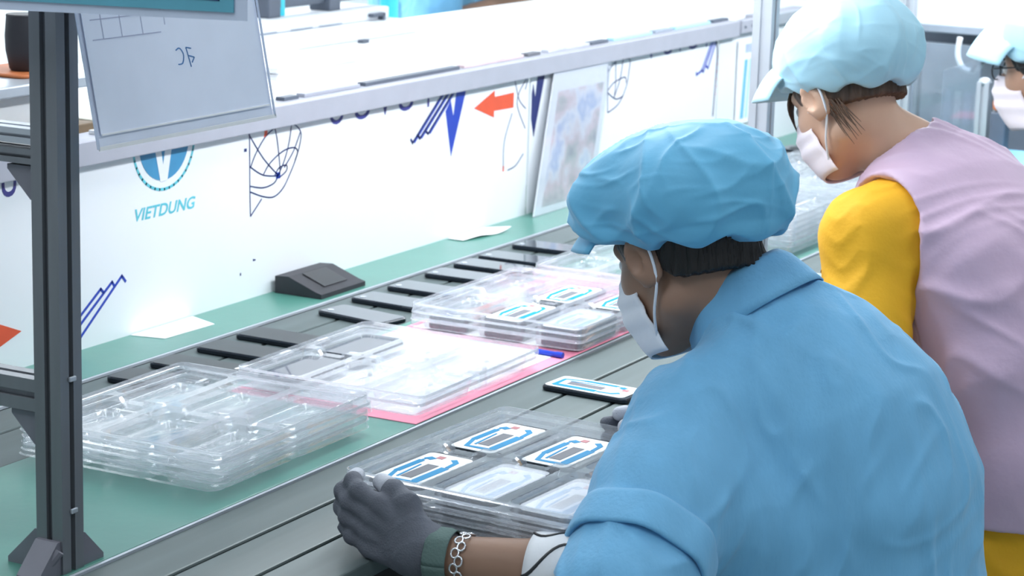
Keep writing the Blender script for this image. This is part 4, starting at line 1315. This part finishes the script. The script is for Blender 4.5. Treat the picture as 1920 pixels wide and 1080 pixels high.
def person(label, P):
    """body as one continuous mesh, clothing and worn things as its children"""
    C, M = head_frame(P['C'], P['az'], P['pitch'], P.get('roll', 0))
    sc = P.get('hs', 1.0)
    TL = np.array([-math.sin(math.radians(P['taz'])), math.cos(math.radians(P['taz'])), 0])
    tor = [(np.array(a, float), r) for a, r in P['torso']]
    N = np.array(P['N'], float)
    SL, SR, EL, ER, WL, WR = [np.array(P[k], float) for k in ('SL', 'SR', 'EL', 'ER', 'WL', 'WR')]
    pel = tor[0][0]
    legs = P['legs']
    pts = np.array([C, N, SL, SR, EL, ER, WL, WR, pel] + [np.array(q_, float) for lg in legs for q_ in lg])
    h = P.get('h', 0.0042)
    fd = Field(pts.min(0) - 0.24, pts.max(0) + 0.24, h)
    st = P.get('st', 1.45)
    for (a, ra), (b, rb) in zip(tor[:-1], tor[1:]):
        fd.cone(a, b, ra, rb, 0.05, 'u', TL, st)
    for S in (SL, SR):
        fd.cone(tor[-1][0] * 0.55 + S * 0.45, S, 0.062, 0.052, 0.05)
    skb = C + (np.array((-0.024, 0, -0.045)) * sc) @ M
    fd.cone(skb, N, 0.054 * sc, 0.058 * sc, 0.03)
    fd.cone(N, tor[-1][0], 0.062, 0.075, 0.04)
    for S, E_, W_ in ((SL, EL, WL), (SR, ER, WR)):
        fd.cone(S, E_, 0.050, 0.040, 0.03)
        fd.cone(E_, E_ + (W_ - E_) * 0.35, 0.040, 0.041, 0.02)
        fd.cone(E_ + (W_ - E_) * 0.35, W_, 0.041, 0.026, 0.02)
    for hd in P['hands']:
        for a, b, ra, rb in hand_cones(*hd[:4], curl=hd[4], thumb=hd[5]):
            fd.cone(a, b, ra * 0.9, rb * 0.9, 0.008)
    for lg in legs:
        hp_, kn, an = [np.array(q_, float) for q_ in lg]
        fd.cone(hp_, kn, 0.088, 0.060, 0.05)
        fd.cone(kn, an, 0.058, 0.038, 0.03)
        fdir = unit((math.cos(math.radians(P['taz'])), math.sin(math.radians(P['taz'])), 0))
        fd.cone(an - fdir * 0.03 + (0, 0, -0.03), an + fdir * 0.16 + (0, 0, -0.042), 0.036, 0.028, 0.03)
    add_head(fd, C, M, sc)
    v, f = fd.mesh()
    org = (pel[0], pel[1], -T)
    body = mesh_obj('person', v, f, P['skin'], org=org, smooth=True)
    tag(body, label, 'person')
    W = lambda p: C + (np.array(p, float) * sc) @ M
    for s_ in (-1, 1):
        e = mesh_obj('eye', MB().ball(W((0.0805, s_ * 0.031, 0.006)), 0.0115 * sc, 8).v, MB().ball((0, 0, 0), 1, 8).f, 'eye_white', body, smooth=True)
        mesh_obj('iris', MB().ball(W((0.0885, s_ * 0.031, 0.005)), 0.0055 * sc, 6).v, MB().ball((0, 0, 0), 1, 6).f, 'eye_dark', e, smooth=True)
        mb = MB().tube([W((0.094, s_ * 0.014, 0.027)), W((0.094, s_ * 0.03, 0.033)), W((0.082, s_ * 0.047, 0.029))], [0.0025, 0.0032, 0.0018], 6)
        build('eyebrow', mb, P['hair'], body, smooth=True)
    add_hair(body, C, M, sc, P['hair'], N, P.get('hairup', 0.0))
    add_cap(body, C, M, sc, P['cap'], P['capmat'], P['seed'], P.get('brim', (0.062, 0.03)))
    add_mask(body, C, M, sc, P['mask'])
    # trousers
    fq = Field(pts.min(0) - 0.24, pts.max(0) + 0.24, 0.008)
    (a, ra), (b, rb) = tor[0], tor[1]
    fq.cone(a, a + (b - a) * 0.3, ra + 0.004, (ra + rb) / 2 + 0.002, 0.05, 'u', TL, st)
    for lg in legs:
        hp_, kn, an = [np.array(q_, float) for q_ in lg]
        fq.cone(hp_ + (kn - hp_) * 0.08, kn, 0.094, 0.075, 0.04)
        fq.cone(kn, an, 0.075, 0.058, 0.03)
    x, y, z = fq.coords()
    v, f = fq.mesh()
    mesh_obj('trousers', v, f, 'trouser_dark', body, smooth=True)
    fdir = unit((math.cos(math.radians(P['taz'])), math.sin(math.radians(P['taz'])), 0))
    for lg in legs:
        an = np.array(lg[2], float)
        fs_ = Field(an - 0.22, an + 0.26, 0.007)
        fs_.cone(an - fdir * 0.03 + (0, 0, -0.030), an + fdir * 0.165 + (0, 0, -0.042), 0.043, 0.034, 0.03)
        x, y, z = fs_.coords()
        fs_.D = np.maximum(fs_.D, -(z - (-T + 0.0008)))
        v, f = fs_.mesh()
        mesh_obj('shoe', v, f, 'shoe_white', body, smooth=True)
    return body, dict(C=C, M=M, sc=sc, TL=TL, tor=tor, N=N, SL=SL, SR=SR, EL=EL, ER=ER, WL=WL, WR=WR, pts=pts, st=st)


def garment(name, body, B, m, infl, sleeve=None, hem_z=-0.3, h=0.005, amp=0.006, freq=16, seed=1, fdir=(0.6, 0.2, -0.5), armhole=None, neck=0.070, armcut=None, aniso=1.5, drape=False):
    """torso garment as a draped hollow-ended surface; sleeve=(r at shoulder, r at end, share of upper arm)"""
    tor, TL, st = B['tor'], B['TL'], B['st']
    sel = [p for p, r in tor] + [B['SL'], B['SR'], B['N']] + ([B['SL'] + (B['EL'] - B['SL']) * sleeve[2], B['SR'] + (B['ER'] - B['SR']) * sleeve[2]] if sleeve else [])
    lo, hi = np.min(sel, 0) - 0.24, np.max(sel, 0) + 0.2
    fd = Field(lo, hi, h)
    for (a, ra), (b, rb) in zip(tor[:-1], tor[1:]):
        fd.cone(a, b, ra + infl, rb + infl, 0.06, 'u', TL, st)
    for S in (B['SL'], B['SR']):
        fd.cone(tor[-1][0] * 0.6 + S * 0.4, S, 0.066 + infl, 0.056 + infl * 0.9, 0.06)
    fd.cone(tor[-1][0], B['N'] - (B['N'] - tor[-1][0]) * 0.15, 0.078 + infl, 0.066 + infl * 0.6, 0.05)
    if sleeve:
        for S, E_ in ((B['SL'], B['EL']), (B['SR'], B['ER'])):
            e = S + (E_ - S) * (sleeve[2] + 0.25)
            fd.cone(S, e, sleeve[0], sleeve[1], 0.035)
            if drape:
                fd.cone(S * 0.55 + E_ * 0.45, tor[2][0] * 0.75 + S * 0.25 - np.array((0, 0, 0.05)), 0.06, 0.10, 0.06)
                fd.cone(S * 0.5 + E_ * 0.5, tor[1][0] * 0.85 + E_ * 0.15, 0.05, 0.11, 0.06)
            en = S + (E_ - S) * sleeve[2]
            d = unit(E_ - S)
            sl, G = fd.blk(en - 0.16, en + 0.3 * d + 0.16)
            if sl is not None:
                along = sum((G[i] - np.float32(en[i])) * np.float32(d[i]) for i in range(3))
                rad2 = sum((G[i] - np.float32(en[i])) ** 2 for i in range(3)) - along ** 2
                near = rad2 < 0.14 ** 2
                fd.D[sl] = np.where(near & (along > -0.05), np.maximum(fd.D[sl], along), fd.D[sl])
                ins = np.sqrt(np.maximum(rad2, 0)) - (sleeve[1] - 0.012)
                fd.D[sl] = np.where(near & (along > -0.05), np.maximum(fd.D[sl], -ins), fd.D[sl])
    if armhole:
        for S, E_ in ((B['SL'], B['EL']), (B['SR'], B['ER'])):
            out = unit((S - tor[-1][0]) * (1, 1, 0.3))
            a = S + out * armhole[1]
            fd.cone(a, a + out * 0.2, armhole[0], armhole[0] + 0.05, 0.015, 's')
            fd.cone(a + out * 0.02, a + out * 0.03 + (E_ - S) * 0.9, armhole[0] * 0.95, armhole[0] * 0.9, 0.02, 's')
    if neck:
        d = unit(B['C'] - B['N'])
        fd.cone(B['N'] - d * 0.01, B['N'] + d * 0.25, neck, neck + 0.02, 0.006, 's')
    x, y, z = fd.coords()
    fd.D = np.maximum(fd.D, hem_z - z)
    v, f = fd.mesh()
    n = normals(v, f)
    v = v + n * folds(v, seed, freq, amp, fdir, aniso)[:, None]
    v = relax(v, f, 2, 0.5)
    return mesh_obj(name, v, f, m, body, smooth=True)


def ring_sheet(c, ax, e1, e2, prof, a0, a1, nseg=48, wob=0.0):
    """prof: list of (radius, height along ax)"""
    def fn(u, t_):
        a = a0 + (a1 - a0) * u
        r = np.interp(t_, np.linspace(0, 1, len(prof)), [q_[0] for q_ in prof])
        hh = np.interp(t_, np.linspace(0, 1, len(prof)), [q_[1] for q_ in prof])
        r = r + wob * math.sin(7 * a + 2)
        return tuple(np.array(c) + (np.array(e1) * math.cos(a) + np.array(e2) * math.sin(a)) * r + np.array(ax) * hh)
    return MB().grid(fn, nseg, 12)


# ------------------------------------------------------------------ the man in the blue smock
MAN = dict(C=(2.792, 1.237, 0.351), az=69, pitch=22, taz=80, N=(2.815, 1.140, 0.285), skin='skin_tan', hair='hair_black', cap=CAP_MAN, capmat='cap_blue', mask='mask_white', seed=2, hairup=0.012,
           SL=(2.640, 1.150, 0.165), SR=(2.995, 1.085, 0.170), EL=(2.425, 1.130, 0.020), ER=(3.075, 1.075, -0.045), WL=(2.385, 1.385, 0.018), WR=(2.880, 1.220, 0.025),
           torso=[((2.835, 0.975, -0.275), 0.122), ((2.835, 0.965, -0.10), 0.110), ((2.830, 0.985, 0.05), 0.112), ((2.826, 1.03, 0.148), 0.104), ((2.822, 1.075, 0.215), 0.082)],
           legs=[[(2.75, 0.99, -0.315), (2.70, 1.38, -0.30), (2.70, 1.30, -0.705)], [(2.92, 0.99, -0.315), (2.97, 1.37, -0.30), (2.98, 1.30, -0.705)]],
           hands=[((2.385, 1.385, 0.018), (0.0, 0.95, 0.30), (0.0, -0.30, 0.95), (1, 0, 0), (0.12, 0.55, 0.6), (2.420, 1.476, 0.089)),
                  ((2.880, 1.220, 0.025), (0.02, 0.93, 0.34), (0.0, -0.34, 0.93), (-1, 0, 0), (0.2, 0.5, 0.5), (2.795, 1.315, 0.100))])
man, B = person('person in light blue smock, blue cap and white mask, holding a tray stack', MAN)
garment('smock', man, B, 'smock_blue', 0.018, sleeve=(0.078, 0.090, 0.88), hem_z=-0.34, amp=0.010, freq=26, seed=5, fdir=(0.5, 0.6, 0.3), drape=True, neck=0.076, h=0.0045)
# rolled cuff
for S, E_ in ((B['SL'], B['EL']), (B['SR'], B['ER'])):
    d = unit(E_ - S)
    e1 = unit(np.cross(d, (0, 0, 1)))
    e2 = np.cross(d, e1)
    c = S + (E_ - S) * 0.72
    mb = ring_sheet(c, d, e1, e2, [(0.086, 0.0), (0.0925, 0.001), (0.0935, 0.025), (0.0945, 0.050), (0.092, 0.053), (0.085, 0.047)], 0, 2 * PI, 60, 0.0022)
    build('sleeve_cuff', mb, 'smock_blue', man, smooth=True, thick=0.002)
# collar
d = unit((0.06, 0.62, 0.76))
F0 = np.array((math.cos(math.radians(80)), math.sin(math.radians(80)), 0))
e1 = unit(F0 - d * (F0 @ d))
e2 = np.cross(d, e1)
mb = ring_sheet(B['N'] + e1 * 0.004 + d * 0.008, d, -e1, e2, [(0.074, -0.02), (0.071, 0.01), (0.069, 0.036), (0.073, 0.042), (0.082, 0.030), (0.0915, 0.005), (0.099, -0.020)], math.radians(-160), math.radians(160), 72, 0.0015)
build('collar', mb, 'smock_blue', man, smooth=True, thick=0.0025)
# gloves
for k, hd in enumerate(MAN['hands']):
    W_ = np.array(hd[0])
    fd = Field(W_ - 0.16, W_ + 0.24, 0.0026)
    for a, b, ra, rb in hand_cones(*hd[:4], curl=hd[4], thumb=hd[5]):
        fd.cone(a, b, ra + 0.0012, rb + 0.0012, 0.007)
    back = unit(np.array(MAN['EL' if k == 0 else 'ER']) - W_)
    fd.cone(W_ + unit(hd[1]) * 0.02, W_ + back * 0.035, 0.031, 0.033, 0.02)
    x, y, z = fd.coords()
    fd.D = np.maximum(fd.D, (x - W_[0]) * back[0] + (y - W_[1]) * back[1] + (z - W_[2]) * back[2] - 0.032)
    v, f = fd.mesh()
    n = normals(v, f)
    v = v + n * folds(v, 9, 90, 0.0011)[:, None]
    g = mesh_obj('glove', v, f, 'glove_grey', man, smooth=True)
    e1 = unit(np.cross(back, (0, 0, 1)))
    e2 = np.cross(back, e1)
    build('glove_cuff', ring_sheet(W_ + back * 0.004, back, e1, e2, [(0.0345, 0), (0.0365, 0.004), (0.0365, 0.022), (0.0345, 0.030)], 0, 2 * PI, 40, 0.0006), 'glove_cuff', g, smooth=True, thick=0.002)
    # pale finger coatings on thumb and first fingertip
    cones = hand_cones(*hd[:4], curl=hd[4], thumb=hd[5])
    for ci in (3, len(cones) - 1):
        a, b, ra, rb = cones[ci]
        ft = Field(b - 0.05, b + 0.05, 0.0022)
        ft.cone(a + (b - a) * 0.45, b, ra + 0.0019, rb + 0.0019, 0.004)
        v, f = ft.mesh()
        mesh_obj('glove_fingertip', v, f, 'glove_tip', g, smooth=True)
# bracelet of links on the left wrist
back = unit(np.array(MAN['EL']) - np.array(MAN['WL']))
e1 = unit(np.cross(back, (0, 0, 1)))
e2 = np.cross(back, e1)
bc = np.array(MAN['WL']) + back * 0.048
mb = MB()
for k in range(22):
    a = 2 * PI * k / 22
    rad = np.array(e1) * math.cos(a) + np.array(e2) * math.sin(a)
    tan = -np.array(e1) * math.sin(a) + np.array(e2) * math.cos(a)
    cc = bc + rad * 0.0335 + back * (0.003 if k % 2 else -0.003)
    mb.tube([cc + (tan * math.cos(q_) * 0.0062 + back * math.sin(q_) * 0.005) for q_ in np.linspace(0, 2 * PI, 11)], 0.0014, 5, cap=False)
build('bracelet', mb, 'silver', man, smooth=True)
# patterned arm sleeve on the forearm
a, b = np.array(MAN['EL']), np.array(MAN['WL'])
d = unit(b - a)
e1 = unit(np.cross(d, (0, 0, 1)))
e2 = np.cross(d, e1)
mb = ring_sheet(a - d * 0.01, d, e1, e2, [(0.051, 0), (0.050, 0.06), (0.049, 0.10), (0.047, 0.13)], 0, 2 * PI, 40)
slv = build('arm_sleeve', mb, 'sleeve_white', man, smooth=True, thick=0.001)
mb = MB()
for k in range(5):
    ph = k * 2 * PI / 5
    pth = [a - d * 0.01 + d * t_ + (np.array(e1) * math.cos(ph + 0.5 * math.sin(t_ * 60 + k)) + np.array(e2) * math.sin(ph + 0.5 * math.sin(t_ * 60 + k))) * np.interp(t_, [0, 0.06, 0.13], [0.0515, 0.0505, 0.0475]) for t_ in np.linspace(0, 0.13, 24)]
    mb.tube(pth, 0.0025, 5)
build('sleeve_pattern', mb, 'black', slv, smooth=True)

# ------------------------------------------------------------------ the worker in the pink vest
WOM = dict(C=(3.680, 1.347, 0.460), az=66, pitch=27, taz=80, N=(3.712, 1.240, 0.362), skin='skin_light', hair='hair_brown', cap=CAP_WOMAN, capmat='cap_pale', mask='mask_pinkish', seed=6, hs=0.97, hairup=0.022, brim=(0.078, 0.008, 0.034),
           SL=(3.548, 1.250, 0.258), SR=(3.870, 1.195, 0.275), EL=(3.455, 1.205, 0.015), ER=(3.97, 1.16, 0.02), WL=(3.49, 1.42, 0.035), WR=(3.85, 1.42, 0.035), st=1.42,
           torso=[((3.74, 1.01, -0.28), 0.118), ((3.74, 0.985, -0.10), 0.104), ((3.732, 1.03, 0.08), 0.110), ((3.722, 1.10, 0.215), 0.102), ((3.715, 1.17, 0.290), 0.076)],
           legs=[[(3.66, 1.03, -0.315), (3.62, 1.45, -0.30), (3.62, 1.38, -0.705)], [(3.82, 1.03, -0.315), (3.86, 1.45, -0.30), (3.86, 1.38, -0.705)]],
           hands=[((3.49, 1.42, 0.035), (0.4, 0.9, -0.1), (0.8, -0.4, 0.3), (0, 0, -1), (0.2, 0.3, 0.3), None), ((3.85, 1.42, 0.035), (-0.4, 0.9, -0.1), (-0.8, -0.4, 0.3), (0, 0, -1), (0.2, 0.3, 0.3), None)])
wom, B2 = person('person in pink vest over yellow shirt with overlit blue cap and mask', WOM)
garment('shirt', wom, B2, 'shirt_yellow', 0.019, sleeve=(0.070, 0.078, 0.95), hem_z=-0.37, amp=0.008, freq=30, seed=8, fdir=(0.3, 0.3, -0.6))
garment('vest', wom, B2, 'vest_pink', 0.033, hem_z=-0.20, amp=0.010, freq=26, seed=12, fdir=(0.8, 0.5, 0.15), armhole=(0.096, -0.004))
d = unit(B2['C'] - B2['N'])
F0 = np.array((math.cos(math.radians(80)), math.sin(math.radians(80)), 0))
e1 = unit(F0 - d * (F0 @ d))
e2 = np.cross(d, e1)
build('vest_neckband', ring_sheet(B2['N'] - d * 0.012, d, e1, e2, [(0.076, -0.008), (0.079, 0.0), (0.077, 0.010)], 0, 2 * PI, 48, 0.0015), 'vest_binding', wom, smooth=True, thick=0.003)
nk = [B2['N'] + d * 0.012 + (np.array(e1) * math.cos(a) + np.array(e2) * math.sin(a)) * 0.0655 - d * 0.012 * math.cos(a) for a in np.linspace(0, 2 * PI, 40)]
build('necklace', MB().tube(nk, 0.0014, 6, cap=False), 'gold', wom, smooth=True)
Cw, Mw = B2['C'], B2['M']
for k in range(14):
    u_ = (k * 0.618) % 1
    s0 = np.array((-0.016 - 0.040 * u_, 0.078 - 0.006 * u_, -0.004 - 0.012 * u_))
    L_ = 0.045 + 0.05 * ((k * 37 % 10) / 10) * (1 - 0.4 * u_)
    pth = [Cw + (s0 + np.array((-0.018 * t_ + 0.003 * math.sin(k + 2 * t_), -0.004 * t_ - 0.010 * t_ * t_, -L_ * t_))) @ Mw for t_ in np.linspace(0, 1, 8)]
    build('hair_strand', MB().tube(pth, [0.0014, 0.0014, 0.0013, 0.0012, 0.0010, 0.0008, 0.0006, 0.0003], 5), 'hair_brown', wom, smooth=True)
for k in range(6):
    s0 = np.array((0.072 + 0.003 * k, 0.044 - 0.004 * k, 0.045))
    pth = [Cw + (s0 + np.array((0.02 * t_, 0.012 * t_ * (1 - t_) * 4, -0.055 * t_ - 0.004 * k * t_))) @ Mw for t_ in np.linspace(0, 1, 8)]
    build('fringe_strand', MB().tube(pth, [0.003, 0.003, 0.0028, 0.0025, 0.002, 0.0016, 0.0012, 0.0006], 5), 'hair_brown', wom, smooth=True)


# seams laid on the cloth surface
from mathutils.bvhtree import BVHTree


def seam(cloth, body, c, ax, off, r0, m, a0=0.0, a1=2 * PI, r=0.0016, n=60, lift=0.0006):
    me = cloth.data
    o0 = ORG[cloth.name]
    bvh = BVHTree.FromPolygons([v_.co.copy() for v_ in me.vertices], [tuple(p.vertices) for p in me.polygons])
    ax = unit(ax)
    e1_ = unit(np.cross(ax, (0, 0, 1)))
    e2_ = np.cross(ax, e1_)
    pts = []
    for a in np.linspace(a0, a1, n):
        dr = e1_ * math.cos(a) + e2_ * math.sin(a)
        st_ = np.array(c) + ax * off + dr * r0
        hit = bvh.ray_cast(Vector(st_ - o0), Vector(-dr))
        if hit[0] is not None and hit[3] < r0:
            pts.append(np.array(hit[0]) + o0 + dr * lift)
        elif len(pts) > 3:
            break
    if len(pts) > 3:
        q_ = [pts[0]]
        for p in pts[1:]:
            if np.linalg.norm(p - q_[-1]) > 0.05:
                break
            q_.append(p)
        if len(q_) > 3:
            build('seam', MB().tube(q_, r, 6), m, cloth, smooth=True)


smk = [c for c in man.children if c.name.startswith('smock')][0]
shr = [c for c in wom.children if c.name.startswith('shirt')][0]
seam(smk, man, B['SL'], B['EL'] - B['SL'], 0.015, 0.16, 'smock_blue', 0.5, 5.6)
seam(shr, wom, B2['SL'], B2['EL'] - B2['SL'], 0.06, 0.14, 'gold_seam', 0, 2 * PI, r=0.0012, lift=0.0004)

# ------------------------------------------------------------------ two more workers, from the man's pose moved and turned
def moved(P, C2, daz, over, dleg=None):
    c0 = np.array(P['C'])
    a = math.radians(daz)
    R = np.array([[math.cos(a), -math.sin(a), 0], [math.sin(a), math.cos(a), 0], [0, 0, 1]])
    pt = lambda p: tuple(R @ (np.array(p, float) - c0) + np.array(C2))
    Q = dict(P)
    Q['C'] = C2
    for k in ('N', 'SL', 'SR', 'EL', 'ER', 'WL', 'WR'):
        Q[k] = pt(P[k])
    Q['torso'] = [(pt(p), r) for p, r in P['torso']]
    Q['legs'] = [[pt(p) for p in lg] for lg in P['legs']]
    Q['hands'] = [(pt(h_[0]), tuple(R @ np.array(h_[1])), tuple(R @ np.array(h_[2])), tuple(R @ np.array(h_[3])), h_[4], None) for h_ in P['hands']]
    Q['az'], Q['taz'] = P['az'] + daz, P['taz'] + daz
    Q.update(over)
    return Q


THIRD = moved(MAN, (4.905, 1.345, 0.395), 16, dict(pitch=6, skin='skin_mid', hair='hair_black', cap=CAP_WOMAN, capmat='cap_pale', mask='mask_pinkish', seed=9, h=0.005, brim=(0.066, 0.030, 0.036)))
for lg in THIRD['legs']:
    lg[2] = (lg[2][0], lg[2][1], -0.705)
third, B3 = person('person in glasses, pale blue cap and white mask past the pink vest', THIRD)
garment('smock', third, B3, 'smock_blue', 0.022, sleeve=(0.078, 0.090, 0.80), hem_z=-0.34, amp=0.008, freq=28, seed=15, h=0.007)
W3 = lambda p: B3['C'] + np.array(p, float) @ B3['M']
gl = MB()
for s_ in (-1, 1):
    gl.tube([W3((0.106 - 0.010 * (math.cos(a) * s_ * 0 + (1 if True else 0)) * 0, s_ * 0.033 + 0.024 * math.cos(a), 0.004 + 0.018 * math.sin(a))) for a in np.linspace(0, 2 * PI, 25)], 0.0016, 6, cap=False)
    gl.tube([W3(p) for p in ((0.104, s_ * 0.057, 0.010), (0.095, s_ * 0.068, 0.012), (0.05, s_ * 0.078, 0.014), (-0.005, s_ * 0.084, 0.014), (-0.025, s_ * 0.086, 0.002))], 0.0017, 6)
gl.tube([W3(p) for p in ((0.106, -0.010, 0.008), (0.110, 0, 0.011), (0.106, 0.010, 0.008))], 0.0016, 6)
build('glasses', gl, 'black', third, smooth=True)

FAR = moved(MAN, (6.42, 3.50, 0.62), -164, dict(pitch=30, seed=11, h=0.006))
for k, lg in enumerate(FAR['legs']):
    px = FAR['torso'][0][0]
    hx = px[0] + (0.085 if k == 0 else -0.085)
    FAR['legs'][k] = [(hx, px[1], px[2] - 0.03), (hx, px[1] - 0.03, -0.38), (hx, px[1] + 0.02, -0.705)]
far, B4 = person('person in light blue smock leaning at the far side of the white desk', FAR)
garment('smock', far, B4, 'smock_blue', 0.024, sleeve=(0.078, 0.092, 0.85), hem_z=-0.10, amp=0.012, freq=28, seed=21, h=0.007)

# ------------------------------------------------------------------ stools under the seated workers
for k, (P, lab) in enumerate(((MAN, 'black round stool under the man in blue smock'), (WOM, 'black round stool under the worker in pink vest'), (THIRD, 'black round stool under the worker in glasses'))):
    x, y, z = P['torso'][0][0]
    zs = z - 0.122 - 0.018
    t = thing('stool', lab, 'stool', (x, y, -T))
    build('seat', MB().lathe((x, y, zs - 0.05), [(0.15, 0), (0.175, 0.008), (0.178, 0.035), (0.16, 0.05)], 32), 'stool_vinyl', t, smooth='auto')
    build('column', MB().tube([(x, y, -T + 0.06), (x, y, zs - 0.05)], 0.025, 14), 'alu_light', t, smooth='auto')
    for q_ in range(5):
        a = 2 * PI * q_ / 5
        build('foot', MB().tube([(x, y, -T + 0.07), (x + 0.24 * math.cos(a), y + 0.24 * math.sin(a), -T + 0.022)], [0.02, 0.014], 8), 'black', t)
